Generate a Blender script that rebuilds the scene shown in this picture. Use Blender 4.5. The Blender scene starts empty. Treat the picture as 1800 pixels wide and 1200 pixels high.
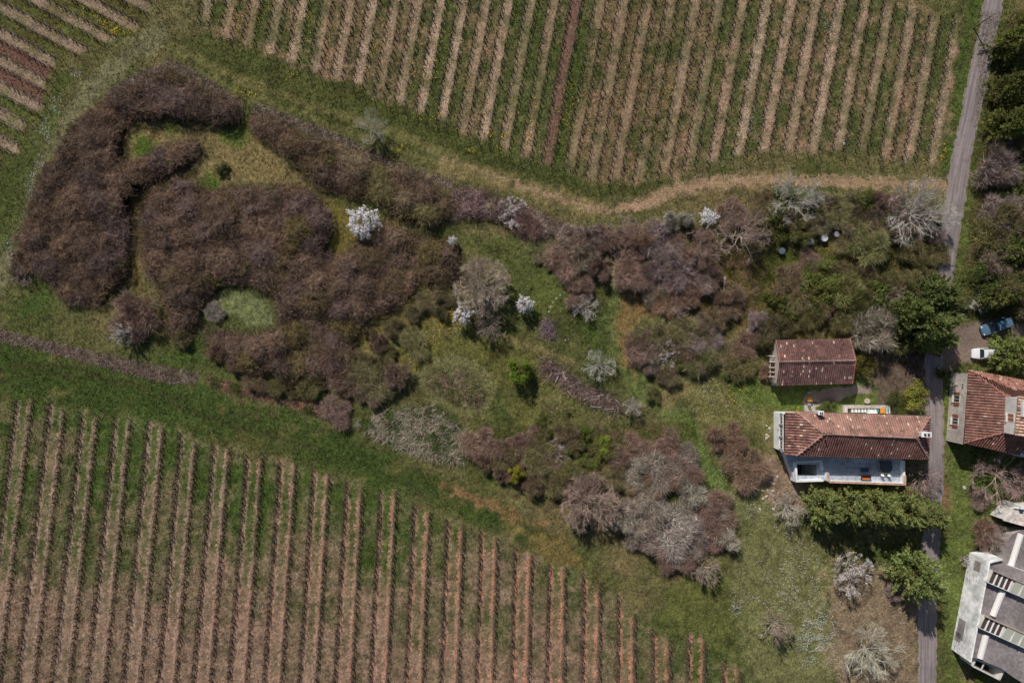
import bpy, math, random
import numpy as np
from mathutils import Vector

# ------------------------------------------------------------------ camera, sky, sun, exposure
SC = bpy.context.scene
COL = SC.collection
S, H = 11.0, 110.0                       # plan units per metre on the ground, flying height in metres
cam_d = bpy.data.cameras.new('camera'); cam = bpy.data.objects.new('camera', cam_d); COL.objects.link(cam)
cam.location = (0, 0, H); cam_d.sensor_width = 36; cam_d.lens = 36 * H / (1800 / S)
cam_d.clip_start = 1; cam_d.clip_end = 4000
SC.camera = cam
SUN_EL, SUN_AZ = math.radians(39), math.atan2(0.894, -0.447)      # sun up the picture, a little to the left
world = bpy.data.worlds.new('World'); SC.world = world; world.use_nodes = True
wt = world.node_tree; bg = wt.nodes['Background']
sky = wt.nodes.new('ShaderNodeTexSky'); sky.sky_type = 'NISHITA'; sky.sun_disc = False
sky.sun_elevation = SUN_EL; sky.sun_rotation = math.pi / 2 - SUN_AZ
wt.links.new(sky.outputs[0], bg.inputs[0]); bg.inputs[1].default_value = 0.066
sun_d = bpy.data.lights.new('sun', 'SUN'); sun_d.energy = 4.95; sun_d.angle = math.radians(0.5); sun_d.color = (1, 0.92, 0.86)
sun = bpy.data.objects.new('sun', sun_d); COL.objects.link(sun)
sdir = Vector((-math.cos(SUN_AZ) * math.cos(SUN_EL), -math.sin(SUN_AZ) * math.cos(SUN_EL), -math.sin(SUN_EL)))
sun.rotation_euler = sdir.to_track_quat('-Z', 'Y').to_euler(); sun.location = (-40, 80, 90)
SC.view_settings.view_transform = 'Standard'; SC.view_settings.look = 'None'
SC.view_settings.exposure = -0.25; SC.view_settings.gamma = 1; SC.view_settings.use_curve_mapping = False

# ------------------------------------------------------------------ helpers
RNG = np.random.default_rng(7)
random.seed(7)

def P(u, v, z=0.0):
    k = (H - z) / H / S
    return Vector(((u - 900) * k, (600 - v) * k, z))
def PX(pts, z=0.0):
    return [P(u, v, z) for u, v in pts]
def c(r, g, b, k=0.9):
    def f(x):
        x /= 255
        return (x / 12.92 if x <= .04045 else ((x + .055) / 1.055) ** 2.4) / k
    return np.array((f(r), f(g), f(b)))

def hash2(ix, iy, seed):
    h = (ix.astype(np.int64) * 374761393 + iy.astype(np.int64) * 668265263 + seed * 974634777) & 0xffffffff
    h = ((h ^ (h >> 13)) * 1274126177) & 0xffffffff
    h = (h ^ (h >> 16)) & 0xffff
    return h / 65535.0
def vnoise(x, y, sc, seed=0):
    x = np.asarray(x, float) / sc; y = np.asarray(y, float) / sc
    ix, iy = np.floor(x), np.floor(y); fx, fy = x - ix, y - iy
    fx = fx * fx * (3 - 2 * fx); fy = fy * fy * (3 - 2 * fy)
    a, b = hash2(ix, iy, seed), hash2(ix + 1, iy, seed)
    cc, d = hash2(ix, iy + 1, seed), hash2(ix + 1, iy + 1, seed)
    return (a * (1 - fx) + b * fx) * (1 - fy) + (cc * (1 - fx) + d * fx) * fy
def fbm(x, y, sc, seed=0, oct=3):
    t, w, s = 0, 0, 1.0
    for o in range(oct):
        t = t + s * vnoise(x, y, sc / 2 ** o, seed + 17 * o); w += s; s *= .55
    return t / w

def sdist(poly, U, V, margin=80):
    """signed distance (positive inside) of points to a polygon; far outside = -margin"""
    poly = np.array(poly, float)
    out = np.full(U.shape, -float(margin))
    sel = (U > poly[:, 0].min() - margin) & (U < poly[:, 0].max() + margin) & (V > poly[:, 1].min() - margin) & (V < poly[:, 1].max() + margin)
    x, y = U[sel], V[sel]
    d2 = np.full(x.shape, 1e12); ins = np.zeros(x.shape, bool)
    n = len(poly)
    for i in range(n):
        x0, y0 = poly[i]; x1, y1 = poly[(i + 1) % n]
        dx, dy = x1 - x0, y1 - y0
        t = np.clip(((x - x0) * dx + (y - y0) * dy) / (dx * dx + dy * dy + 1e-9), 0, 1)
        d2 = np.minimum(d2, (x - x0 - t * dx) ** 2 + (y - y0 - t * dy) ** 2)
        if y0 != y1:
            cond = ((y0 > y) != (y1 > y)) & (x < dx * (y - y0) / (y1 - y0 + 1e-12) + x0)
            ins ^= cond
    d = np.sqrt(d2); out[sel] = np.maximum(np.where(ins, d, -d), -margin)
    return out
def ldist(line, U, V, margin=90):
    """distance of points to a polyline"""
    line = np.array(line, float); out = np.full(U.shape, float(margin))
    sel = (U > line[:, 0].min() - margin) & (U < line[:, 0].max() + margin) & (V > line[:, 1].min() - margin) & (V < line[:, 1].max() + margin)
    x, y = U[sel], V[sel]; d2 = np.full(x.shape, 1e12)
    for (x0, y0), (x1, y1) in zip(line[:-1], line[1:]):
        dx, dy = x1 - x0, y1 - y0
        t = np.clip(((x - x0) * dx + (y - y0) * dy) / (dx * dx + dy * dy + 1e-9), 0, 1)
        d2 = np.minimum(d2, (x - x0 - t * dx) ** 2 + (y - y0 - t * dy) ** 2)
    out[sel] = np.minimum(np.sqrt(d2), margin)
    return out
def sample_poly(poly, n, rng, edge=0.0):
    poly = np.array(poly, float); lo, hi = poly.min(0), poly.max(0); got = []
    tot = 0
    while tot < n:
        p = rng.uniform(lo, hi, (max(200, n * 2), 2))
        p = p[sdist(poly, p[:, 0], p[:, 1]) > edge]
        got.append(p); tot += len(p)
    return np.concatenate(got)[:n]
def area(poly):
    p = np.array(poly, float); q = np.roll(p, -1, 0)
    return abs((p[:, 0] * q[:, 1] - q[:, 0] * p[:, 1]).sum()) / 2 / S / S

# ---- node helpers
class NT:
    def __init__(s, name):
        s.m = bpy.data.materials.new(name); s.m.use_nodes = True; s.t = s.m.node_tree
        s.bsdf = s.t.nodes['Principled BSDF']; s.out = s.t.nodes['Material Output']
    def n(s, typ, **kw):
        nd = s.t.nodes.new('ShaderNode' + typ)
        for k, v in kw.items(): setattr(nd, k, v)
        return nd
    def put(s, sock, v):
        if v is None: return
        if isinstance(v, bpy.types.NodeSocket): s.t.links.new(v, sock)
        elif isinstance(v, (tuple, list, np.ndarray)): sock.default_value = tuple(float(x) for x in v) + ((1,) if len(v) == 3 and len(sock.default_value) == 4 else ())
        else: sock.default_value = v
    def math(s, op, a, b=None, c_=None, clamp=False):
        nd = s.n('Math', operation=op, use_clamp=clamp)
        s.put(nd.inputs[0], a); s.put(nd.inputs[1], b); s.put(nd.inputs[2], c_)
        return nd.outputs[0]
    def mixc(s, f, a, b, mode='MIX'):
        nd = s.n('Mix', data_type='RGBA', blend_type=mode)
        s.put(nd.inputs[0], f); s.put(nd.inputs[6], a); s.put(nd.inputs[7], b)
        return nd.outputs[2]
    def ramp(s, v, lo, hi, a=0.0, b=1.0):
        nd = s.n('MapRange', interpolation_type='SMOOTHSTEP')
        s.put(nd.inputs[0], v)
        for i, q in enumerate((lo, hi, a, b)): nd.inputs[i + 1].default_value = q
        return nd.outputs[0]
    def attr(s, name): return s.n('Attribute', attribute_name=name)
    def noise(s, scale, detail=2, vec=None, rough=.55):
        nd = s.n('TexNoise'); nd.inputs['Scale'].default_value = scale; nd.inputs['Detail'].default_value = detail; nd.inputs['Roughness'].default_value = rough
        if vec is not None: s.t.links.new(vec, nd.inputs['Vector'])
        return nd.outputs[0]
    def pos(s): return s.n('NewGeometry').outputs['Position']
    def scaled(s, vec, sx, sy, sz, rot=0):
        nd = s.n('Mapping'); s.t.links.new(vec, nd.inputs[0]); nd.inputs['Scale'].default_value = (sx, sy, sz); nd.inputs['Rotation'].default_value = (0, 0, rot)
        return nd.outputs[0]
    def bump(s, h, strength, dist):
        nd = s.n('Bump'); nd.inputs['Strength'].default_value = strength; nd.inputs['Distance'].default_value = dist
        s.t.links.new(h, nd.inputs['Height']); s.t.links.new(nd.outputs[0], s.bsdf.inputs['Normal'])

def mat_attr(name, rough=.85, nscale=6.0, namt=.35, bump=0.0, trans=0.0, metal=0.0, spec=.25, big=0.0, bigscale=.5):
    """colour from the mesh's own Col attribute, the object's tint and weathering noise"""
    t = NT(name); a = t.attr('Col').outputs[0]; oi = t.n('ObjectInfo')
    colr = t.mixc(1.0, a, oi.outputs['Color'], 'MULTIPLY')
    p = t.n('TexCoord').outputs['Object']
    nz = t.noise(nscale, 3, p)
    f = t.ramp(nz, .25, .75, 1 - namt, 1 + namt)
    if big:
        f = t.math('MULTIPLY', f, t.ramp(t.noise(bigscale, 3, p), .3, .7, 1 - big, 1 + big))
    colr = t.mixc(1.0, colr, f, 'MULTIPLY')
    t.put(t.bsdf.inputs['Base Color'], colr); t.bsdf.inputs['Roughness'].default_value = rough
    t.bsdf.inputs['Metallic'].default_value = metal; t.bsdf.inputs['Specular IOR Level'].default_value = spec
    if bump: t.bump(nz, bump, .03)
    if trans:
        tr = t.n('BsdfTranslucent'); t.put(tr.inputs[0], colr); mx = t.n('MixShader'); mx.inputs[0].default_value = trans
        t.t.links.new(t.bsdf.outputs[0], mx.inputs[1]); t.t.links.new(tr.outputs[0], mx.inputs[2]); t.t.links.new(mx.outputs[0], t.out.inputs[0])
    return t.m

M_TWIG = mat_attr('twig_bark', .9, 1.5, .25, spec=.1)
M_LEAF = mat_attr('leaf', .6, 1.2, .25, trans=.25, spec=.2)
M_PETAL = mat_attr('petal', .6, 2, .1, trans=.3, spec=.1)
M_GRASS = mat_attr('grass_blade', .8, .6, .25, trans=.2, spec=.1)
M_TILE = mat_attr('terracotta', .85, 5, .3, bump=.4, big=.25, bigscale=.6)
M_PLASTER = mat_attr('plaster', .85, 1.3, .1, bump=.3, big=.1, bigscale=.35)
M_GRIME = mat_attr('grimy_plaster', .9, 1.6, .18, bump=.4, big=.26, bigscale=.45)
M_CONC = mat_attr('concrete', .9, 2.2, .22, bump=.4, big=.22, bigscale=.4)
M_WOOD = mat_attr('weathered_wood', .8, 8, .3, bump=.3)
M_PAINT = mat_attr('car_paint', .25, 3, .05, spec=.5)
M_PLASTIC = mat_attr('plastic', .45, 6, .12, spec=.4)
M_FABRIC = mat_attr('fabric', .9, 9, .15)
M_RUBBER = mat_attr('rubber', .8, 8, .2)
M_METAL = mat_attr('metal', .4, 6, .15, metal=.7)
M_GLASS = mat_attr('dark_glass', .06, 2, .05, spec=.6)
M_STONE = mat_attr('stone', .9, 4, .3, bump=.5)
M_VOID = mat_attr('dim_interior', .9, 3, .2)

# ---- mesh builder: unshared triangles with one colour each
class MB:
    def __init__(s): s.T, s.C = [], []
    def tris(s, T, col):
        T = np.asarray(T, float).reshape(-1, 3, 3); col = np.asarray(col, float)
        if col.ndim == 1: col = np.tile(col, (len(T), 1))
        s.T.append(T); s.C.append(col); return s
    def quads(s, Q, col):
        Q = np.asarray(Q, float).reshape(-1, 4, 3); col = np.asarray(col, float)
        if col.ndim == 1: col = np.tile(col, (len(Q), 1))
        s.tris(Q[:, [0, 1, 2]], col); s.tris(Q[:, [0, 2, 3]], col); return s
    def prisms(s, p0, p1, r0, r1, col, n=3):
        p0 = np.asarray(p0, float).reshape(-1, 3); p1 = np.asarray(p1, float).reshape(-1, 3); N = len(p0)
        r0 = np.broadcast_to(np.asarray(r0, float), (N,)); r1 = np.broadcast_to(np.asarray(r1, float), (N,))
        d = p1 - p0; d = d / (np.linalg.norm(d, axis=1, keepdims=True) + 1e-9)
        ref = np.where(np.abs(d[:, 2:3]) > .9, np.array([[1., 0, 0]]), np.array([[0., 0, 1]]))
        a = np.cross(d, ref); a /= np.linalg.norm(a, axis=1, keepdims=True) + 1e-9; b = np.cross(d, a)
        col = np.asarray(col, float)
        if col.ndim == 1: col = np.tile(col, (N, 1))
        A = [2 * math.pi * i / n for i in range(n)]
        ring = lambda p, r: [p + r[:, None] * (a * math.cos(t) + b * math.sin(t)) for t in A]
        R0, R1 = ring(p0, r0), ring(p1, r1)
        for i in range(n):
            j = (i + 1) % n
            s.quads(np.stack([R0[i], R0[j], R1[j], R1[i]], 1), col)
        for i in range(1, n - 1): s.tris(np.stack([R1[0], R1[i], R1[i + 1]], 1), col)
        return s
    def box(s, cx, cy, cz, sx, sy, sz, col, rot=0.0, bevel=0.0):
        """box centred at (cx,cy), standing from cz to cz+sz"""
        ca, sa = math.cos(rot), math.sin(rot)
        def w(x, y, z): return (cx + x * ca - y * sa, cy + x * sa + y * ca, cz + z)
        hx, hy = sx / 2, sy / 2; b = min(bevel, hx, hy, sz / 2)
        lo = [(-hx, -hy), (hx, -hy), (hx, hy), (-hx, hy)]; hi = [(x - math.copysign(b, x), y - math.copysign(b, y)) for x, y in lo]
        B = [w(x, y, 0) for x, y in lo]; M_ = [w(x, y, sz - b) for x, y in lo]; T = [w(x, y, sz) for x, y in hi]
        q = [[B[i], B[(i + 1) % 4], M_[(i + 1) % 4], M_[i]] for i in range(4)] + [T, B[::-1]]
        if b: q += [[M_[i], M_[(i + 1) % 4], T[(i + 1) % 4], T[i]] for i in range(4)]
        return s.quads(q, col)
    def bar(s, p, q, w, h, col):
        """rectangular bar between two points"""
        p, q = Vector(p), Vector(q); d = (q - p).normalized()
        up = Vector((0, 0, 1)) if abs(d.z) < .95 else Vector((1, 0, 0))
        a = d.cross(up).normalized() * w / 2; b = a.cross(d).normalized() * h / 2
        R = lambda o: [o - a - b, o + a - b, o + a + b, o - a + b]
        A, B = R(p), R(q)
        return s.quads([[A[i], A[(i + 1) % 4], B[(i + 1) % 4], B[i]] for i in range(4)] + [A[::-1], B], col)
    def poly(s, pts, col, flip=False):
        pts = [Vector(p) for p in pts]
        from mathutils.geometry import tessellate_polygon
        t = tessellate_polygon([pts])
        return s.tris([[pts[i] for i in f] for f in t], col)
    def extrude(s, pts, z0, z1, col, top=True, bottom=False):
        """vertical walls round a plan polygon"""
        n = len(pts)
        for i in range(n):
            a, b = pts[i], pts[(i + 1) % n]
            s.quads([[(a[0], a[1], z0), (b[0], b[1], z0), (b[0], b[1], z1), (a[0], a[1], z1)]], col)
        if top: s.poly([(p[0], p[1], z1) for p in pts], col)
        if bottom: s.poly([(p[0], p[1], z0) for p in pts], col)
        return s
    def lathe(s, cx, cy, prof, col, n=16):
        ang = [2 * math.pi * i / n for i in range(n)]
        rings = [[(cx + r * math.cos(t), cy + r * math.sin(t), z) for t in ang] for r, z in prof]
        q = []
        for A, B in zip(rings[:-1], rings[1:]):
            q += [[A[i], A[(i + 1) % n], B[(i + 1) % n], B[i]] for i in range(n)]
        return s.quads(q, col)
    def blades(s, p, d, L, w, col, rng):
        """one tapering triangle per twig or leaf"""
        p = np.asarray(p, float); N = len(p)
        d = d / (np.linalg.norm(d, axis=1, keepdims=True) + 1e-9)
        r = rng.normal(size=(N, 3)); a = np.cross(d, r); a /= np.linalg.norm(a, axis=1, keepdims=True) + 1e-9
        L = np.broadcast_to(np.asarray(L, float), (N,))[:, None]; w = np.broadcast_to(np.asarray(w, float), (N,))[:, None]
        return s.tris(np.stack([p - a * w / 2, p + a * w / 2, p + d * L], 1), col)
    def leaves(s, p, nrm, size, col, rng):
        """one leaf-shaped pair of triangles each"""
        p = np.asarray(p, float); N = len(p)
        nrm = nrm / (np.linalg.norm(nrm, axis=1, keepdims=True) + 1e-9)
        r = rng.normal(size=(N, 3)); a = np.cross(nrm, r); a /= np.linalg.norm(a, axis=1, keepdims=True) + 1e-9; b = np.cross(nrm, a)
        sz = np.broadcast_to(np.asarray(size, float), (N,))[:, None]
        return s.quads(np.stack([p - a * sz * .6, p + b * sz * .35, p + a * sz * .6, p - b * sz * .35], 1), col)
    def mesh(s, name, mat):
        T = np.concatenate(s.T); C = np.concatenate(s.C); n = len(T)
        me = bpy.data.meshes.new(name)
        me.vertices.add(n * 3); me.vertices.foreach_set('co', T.astype(np.float32).ravel())
        me.loops.add(n * 3); me.loops.foreach_set('vertex_index', np.arange(n * 3, dtype=np.int32))
        me.polygons.add(n); me.polygons.foreach_set('loop_start', np.arange(0, n * 3, 3, dtype=np.int32))
        at = me.attributes.new('Col', 'FLOAT_COLOR', 'FACE') if False else me.attributes.new('Col', 'FLOAT_COLOR', 'POINT')
        rgba = np.ones((n * 3, 4), np.float32); rgba[:, :3] = np.repeat(C, 3, 0)
        at.data.foreach_set('color', rgba.ravel())
        me.update(); me.materials.append(mat)
        return me
    def build(s, name, mat, parent=None, loc=None, kind=None):
        return link(name, s.mesh(name, mat), parent, loc, kind)

def link(name, me, parent=None, loc=None, kind=None):
    o = bpy.data.objects.new(name, me); COL.objects.link(o)
    if parent is not None: o.parent = parent
    if loc is not None: o.location = loc
    if kind: o['kind'] = kind
    return o
def tag(o, label, cat, group=None):
    o['label'] = label; o['category'] = cat
    if group: o['group'] = group
    return o
def thing(name, label, cat, loc=(0, 0, 0), group=None, rz=0.0):
    o = bpy.data.objects.new(name, None); COL.objects.link(o); o.empty_display_size = .3
    o.location = loc; o.rotation_euler = (0, 0, rz)
    return tag(o, label, cat, group)
def vary(col, n, rng, amt=.3, hue=.08):
    b = 1 + rng.uniform(-amt, amt, (n, 1)); h = 1 + rng.uniform(-hue, hue, (n, 3))
    return np.asarray(col) * b * h
# ------------------------------------------------------------------ the lie of the land (plan coordinates, 11 units to the metre)
UPPER = [(335, -250), (345, 40), (363, 43), (387, 60), (423, 72), (467, 83), (523, 117), (603, 143), (660, 167), (702, 183), (740, 197), (778, 217), (835, 238), (880, 262), (940, 285), (993, 302), (1033, 315), (1097, 322), (1187, 305), (1260, 285), (1307, 273), (1353, 265), (1423, 263), (1510, 272), (1600, 285), (1658, 290), (1690, 30), (1640, 25), (1600, 10), (1562, -5), (1535, -60), (1520, -250)]
LOWER = [(-150, 690), (25, 705), (55, 700), (85, 703), (115, 725), (147, 727), (205, 737), (263, 743), (322, 767), (347, 780), (407, 790), (437, 800), (463, 800), (495, 812), (553, 827), (582, 837), (638, 860), (697, 865), (755, 900), (785, 913), (842, 932), (902, 960), (963, 990), (1025, 1007), (1080, 1040), (1117, 1080), (1150, 1110), (1180, 1127), (1220, 1110), (1260, 1150), (1300, 1180), (1330, 1400), (-150, 1400)]
CORNER = [(-200, -250), (300, -250), (272, 8), (245, 45), (195, 75), (143, 95), (100, 112), (83, 147), (77, 187), (45, 228), (33, 268), (-20, 292), (-200, 300)]
WEST_T = [(185, 180), (240, 148), (300, 125), (360, 150), (425, 185), (428, 215), (395, 224), (330, 212), (240, 212), (222, 240), (225, 292), (290, 255), (350, 245), (366, 262), (332, 300), (285, 312), (246, 345), (234, 400), (234, 480), (205, 505), (180, 538), (120, 535), (95, 500), (65, 478), (22, 492), (32, 440), (45, 390), (72, 320), (112, 250), (142, 210)]
MID_T = [(252, 350), (310, 312), (345, 322), (372, 332), (450, 326), (522, 324), (578, 350), (590, 400), (576, 440), (600, 450), (625, 420), (680, 388), (722, 402), (800, 422), (818, 460), (800, 492), (740, 500), (705, 540), (645, 562), (622, 602), (632, 645), (600, 660), (540, 682), (480, 662), (400, 640), (365, 622), (362, 576), (440, 586), (486, 576), (486, 530), (446, 500), (400, 500), (362, 528), (345, 585), (322, 600), (300, 590), (284, 530), (262, 482), (244, 420)]
NORTH_T = [(440, 195), (480, 208), (560, 245), (640, 268), (700, 282), (760, 322), (800, 348), (792, 380), (762, 402), (700, 388), (690, 372), (650, 352), (600, 346), (530, 312), (515, 282), (452, 248), (440, 225)]
BRAMBLE = [(795, 322), (850, 335), (900, 352), (960, 380), (1015, 402), (1010, 425), (965, 418), (935, 420), (905, 410), (870, 390), (790, 392)]
REEDS = [(622, 745), (680, 720), (760, 712), (800, 735), (830, 775), (815, 815), (760, 808), (690, 785)]
HEAP = [(745, 655), (770, 638), (815, 636), (850, 660), (862, 690), (845, 722), (810, 722), (765, 700), (745, 680)]
ROADL = [(1765, -150), (1748, 0), (1734, 67), (1720, 133), (1706, 200), (1691, 267), (1680, 340), (1671, 400), (1661, 470), (1650, 540), (1640, 620), (1641, 680), (1644, 740), (1643, 850), (1634, 980), (1630, 1080), (1629, 1350)]
TRACKL = [(760, 268), (850, 302), (940, 334), (1010, 358), (1075, 372), (1130, 358), (1190, 332), (1260, 320), (1330, 316), (1420, 318), (1540, 322), (1690, 326)]
PATIO = [(1411, 692), (1424, 688), (1493, 677), (1533, 676), (1533, 691), (1504, 693), (1469, 706), (1411, 709)]
GPATH = [(1413, 709), (1436, 709), (1458, 705), (1434, 716), (1434, 730), (1414, 730)]
BANK1 = [(-40, 581), (60, 603), (130, 622), (250, 650), (345, 664), (420, 684), (490, 700), (610, 738)]
DRIVE = [(1652, 590), (1680, 575), (1735, 560), (1800, 565), (1830, 600), (1800, 640), (1730, 636), (1690, 640), (1662, 660), (1645, 650)]
EARTH = [(1460, 1020), (1500, 990), (1570, 985), (1612, 1040), (1615, 1130), (1612, 1230), (1470, 1230), (1462, 1120)]
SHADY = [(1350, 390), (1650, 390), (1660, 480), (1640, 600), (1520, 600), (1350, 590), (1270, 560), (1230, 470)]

def row_fields(U, V):
    """vine-row coordinate: strips of bare ground at whole numbers, vines a quarter either side"""
    x0 = U + .185 * V
    kx = np.array([365, 617, 1013, 1347, 1563, 1690.]); kk = np.array([-6, 0, 10, 18, 23, 26.])
    k_up = np.interp(x0, kx, kk)
    k_up = np.where(x0 < 365, -6 - (365 - x0) / 42., np.where(x0 > 1690, 26 + (x0 - 1690) / 43., k_up))
    a = .1175 * (1200 - V); x = (U - a) / (1 - a / 1150.); k_lo = ((x - 30) / 31. - .5) / 2
    k_co = (V - .55 * U + 130) / 47.
    return k_up, k_lo, k_co

LUSH, GRASS, DRY = c(58, 80, 32), c(84, 92, 50), c(118, 108, 76)
def mix(a, b, t):
    return a * (1 - t[:, None]) + b * t[:, None]
def ground_colour(U, V):
    n8 = fbm(U, V, 9, 1, 2) - .5; n25 = fbm(U, V, 30, 2, 3) - .5; n80 = fbm(U, V, 110, 3, 3) - .5; n4 = vnoise(U, V, 4, 9) - .5
    col = mix(GRASS, DRY, np.clip(.35 + 1.6 * n80 + .8 * n25, 0, 1))
    col = mix(col, LUSH, np.clip(.1 - 1.8 * n80 + 1.6 * n25 - .1, 0, .9))
    def m(d, soft=14, amp=30, op=1.0):
        return np.clip((d + amp * (n25 * 1.2 + n8 * .8)) / soft + .5, 0, 1) * op
    def paint(poly, colr, soft=14, amp=30, op=1.0):
        nonlocal col
        col = mix(col, colr, m(sdist(poly, U, V), soft, amp, op))
    def stroke(line, w, colr, soft=10, amp=14, op=1.0):
        nonlocal col
        col = mix(col, colr, m(w / 2 - ldist(line, U, V), soft, amp, op))
    # --- green margins
    paint([(-200, 590), (0, 592), (150, 640), (330, 680), (560, 740), (700, 800), (830, 860), (960, 930), (1010, 960), (960, 985), (840, 930), (700, 865), (500, 815), (320, 770), (150, 730), (0, 705), (-200, 690)], LUSH * .95, 20, 40, .9)
    paint([(280, 60), (420, 60), (620, 130), (860, 240), (1040, 310), (1180, 310), (1280, 290), (1290, 300), (1190, 320), (1120, 350), (1060, 362), (960, 330), (820, 290), (640, 260), (440, 190), (330, 115)], c(70, 80, 38), 20, 40, .9)
    stroke([(300, 80), (420, 140), (560, 190), (700, 235), (800, 275)], 16, c(106, 106, 64), 8, 10, .8)
    stroke([(330, 120), (420, 165), (560, 212), (690, 258), (790, 300)], 14, c(102, 104, 62), 8, 10, .75)
    stroke([(790, 290), (880, 318), (960, 342), (1040, 362)], 30, c(126, 114, 78), 14, 20, .7)
    col = mix(col, c(116, 102, 66), np.clip(2.2 * n25 + 1.2 * n80 - .2, 0, .25) * (sdist(LOWER, U, V, 220) > -200) * (V > .3 * U + 590))
    for ln in ([(-20, 655), (60, 640), (140, 648), (200, 668)], [(-20, 676), (50, 658), (120, 656)], [(20, 640), (120, 662), (230, 672), (330, 705)], [(250, 690), (400, 745), (560, 790)]):
        stroke(ln, 5, c(60, 62, 34), 5, 6, .8)
    stroke([(280, 60), (215, 110), (140, 180), (95, 270), (50, 380), (10, 470), (-60, 560)], 36, c(112, 114, 84), 20, 26, .85)
    stroke([(110, 140), (70, 230), (40, 300), (-20, 400)], 40, c(70, 86, 38), 20, 40, .8)
    paint([(-100, 270), (30, 290), (60, 330), (20, 440), (-100, 480)], c(70, 82, 40), 20, 50, .8)
    # --- meadow bits
    paint([(222, 215), (330, 212), (430, 225), (470, 255), (520, 290), (560, 322), (480, 325), (380, 330), (350, 318), (300, 300), (225, 292)], c(122, 114, 74), 12, 24)
    for (u, v, r, k) in ((258, 260, 20, 1), (415, 232, 24, .8), (368, 322, 16, 1), (300, 225, 16, .6)):
        col = mix(col, c(72, 98, 30), m(r - np.hypot(U - u, V - v), 16, 20, k))
    paint([(370, 530), (405, 508), (442, 508), (478, 532), (480, 572), (440, 578)], c(106, 118, 76), 10, 12)
    paint([(620, 600), (650, 565), (760, 505), (820, 470), (800, 560), (760, 640), (640, 640)], c(104, 100, 52), 16, 30, .9)
    paint([(820, 420), (900, 420), (960, 470), (985, 500), (960, 590), (900, 560), (890, 480)], c(76, 88, 44), 14, 26, .9)
    paint([(700, 620), (780, 590), (940, 590), (1000, 650), (1020, 760), (900, 740), (860, 640), (760, 640)], c(92, 96, 50), 16, 26, .9)
    paint([(940, 480), (1010, 490), (1010, 520), (960, 590), (930, 560)], c(84, 96, 46), 12, 20, .8)
    stroke(HEAP + HEAP[:1], 20, c(118, 118, 80), 10, 10, .8)
    paint(HEAP, c(92, 96, 58), 10, 8)
    paint(REEDS, c(78, 92, 52), 12, 16, .8)
    stroke([(640, 640), (700, 600), (760, 585)], 22, c(112, 116, 74), 12, 12, .8)
    stroke([(880, 590), (960, 620), (1010, 640)], 12, c(122, 114, 76), 8, 10, .8)
    stroke([(640, 700), (760, 710), (850, 735), (905, 690)], 14, c(98, 104, 60), 10, 12, .7)
    stroke([(1082, 480), (1090, 560), (1092, 620), (1120, 680), (1180, 730), (1215, 790), (1290, 880), (1340, 960)], 30, c(92, 108, 58), 16, 16, .85)
    paint([(1095, 500), (1150, 500), (1180, 540), (1120, 580), (1115, 660), (1095, 640), (1085, 560)], c(124, 102, 66), 16, 26, .8)
    stroke([(1170, 700), (1240, 660), (1290, 600), (1345, 545)], 26, c(118, 108, 72), 16, 18, .85)
    stroke([(1205, 730), (1228, 800), (1270, 860)], 24, c(86, 112, 50), 12, 14, .7)
    paint([(1200, 660), (1360, 660), (1380, 720), (1340, 760), (1230, 740)], c(112, 112, 66), 20, 30, .8)
    paint([(1250, 650), (1400, 690), (1415, 725), (1360, 728), (1290, 700)], c(80, 102, 42), 16, 26, .8)
    paint([(1290, 860), (1400, 880), (1460, 1000), (1470, 1220), (1330, 1230), (1290, 1120), (1270, 1020), (1310, 940)], c(108, 113, 72), 24, 40, .9)
    paint([(1150, 1030), (1290, 1010), (1300, 1160), (1190, 1120)], c(86, 96, 46), 20, 40, .8)
    paint([(910, 925), (1000, 935), (1030, 1000), (950, 985)], c(116, 104, 60), 14, 26, .8)
    stroke([(780, 850), (900, 905), (960, 925)], 12, c(134, 104, 74), 8, 22, .65)
    paint([(1340, 800), (1400, 810), (1440, 860), (1420, 900), (1360, 890)], c(138, 120, 104), 14, 26, .9)
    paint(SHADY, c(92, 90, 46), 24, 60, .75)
    paint([(1140, 400), (1330, 400), (1340, 560), (1160, 560)], c(100, 84, 56), 24, 50, .8)
    paint([(1380, 470), (1480, 455), (1520, 480), (1440, 500)], c(76, 98, 36), 16, 30, .7)
    paint([(1255, 470), (1300, 470), (1310, 540), (1270, 540)], c(124, 104, 62), 16, 20, .7)
    paint(EARTH, c(134, 122, 98), 24, 54, .9)
    paint([(1380, 670), (1560, 670), (1600, 730), (1380, 735)], c(84, 104, 46), 14, 20, .9)
    paint([(1530, 590), (1650, 590), (1650, 720), (1540, 720)], c(92, 80, 72), 16, 30, .9)
    paint([(1655, 690), (1790, 800), (1760, 900), (1690, 1000), (1690, 1300), (1650, 1300), (1655, 1000), (1665, 850)], c(88, 104, 50), 14, 24, .95)
    paint([(1715, 30), (1830, 30), (1830, 560), (1690, 560), (1690, 330)], c(88, 84, 52), 20, 30, .8)
    stroke([(1770, 0), (1735, 160), (1705, 330), (1690, 470)], 22, c(84, 98, 48), 14, 16, .9)
    stroke([(1715, 0), (1695, 90), (1660, 290)], 26, c(66, 90, 36), 14, 16, .85)
    paint([(1640, 850), (1665, 850), (1668, 900), (1640, 900)], c(128, 98, 78), 10, 12, .8)
    # --- below the bushes: leaf litter
    for T in (WEST_T, MID_T, NORTH_T, BRAMBLE):
        paint(T, c(70, 60, 42), 14, 12, .9)
    stroke([(300, 312), (246, 348), (238, 420), (238, 490), (262, 540), (300, 600)], 14, c(104, 94, 50), 8, 8, .8)
    paint([(575, 350), (600, 352), (650, 400), (700, 395), (690, 410), (620, 440), (580, 445)], c(104, 100, 44), 10, 14, .9)
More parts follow.
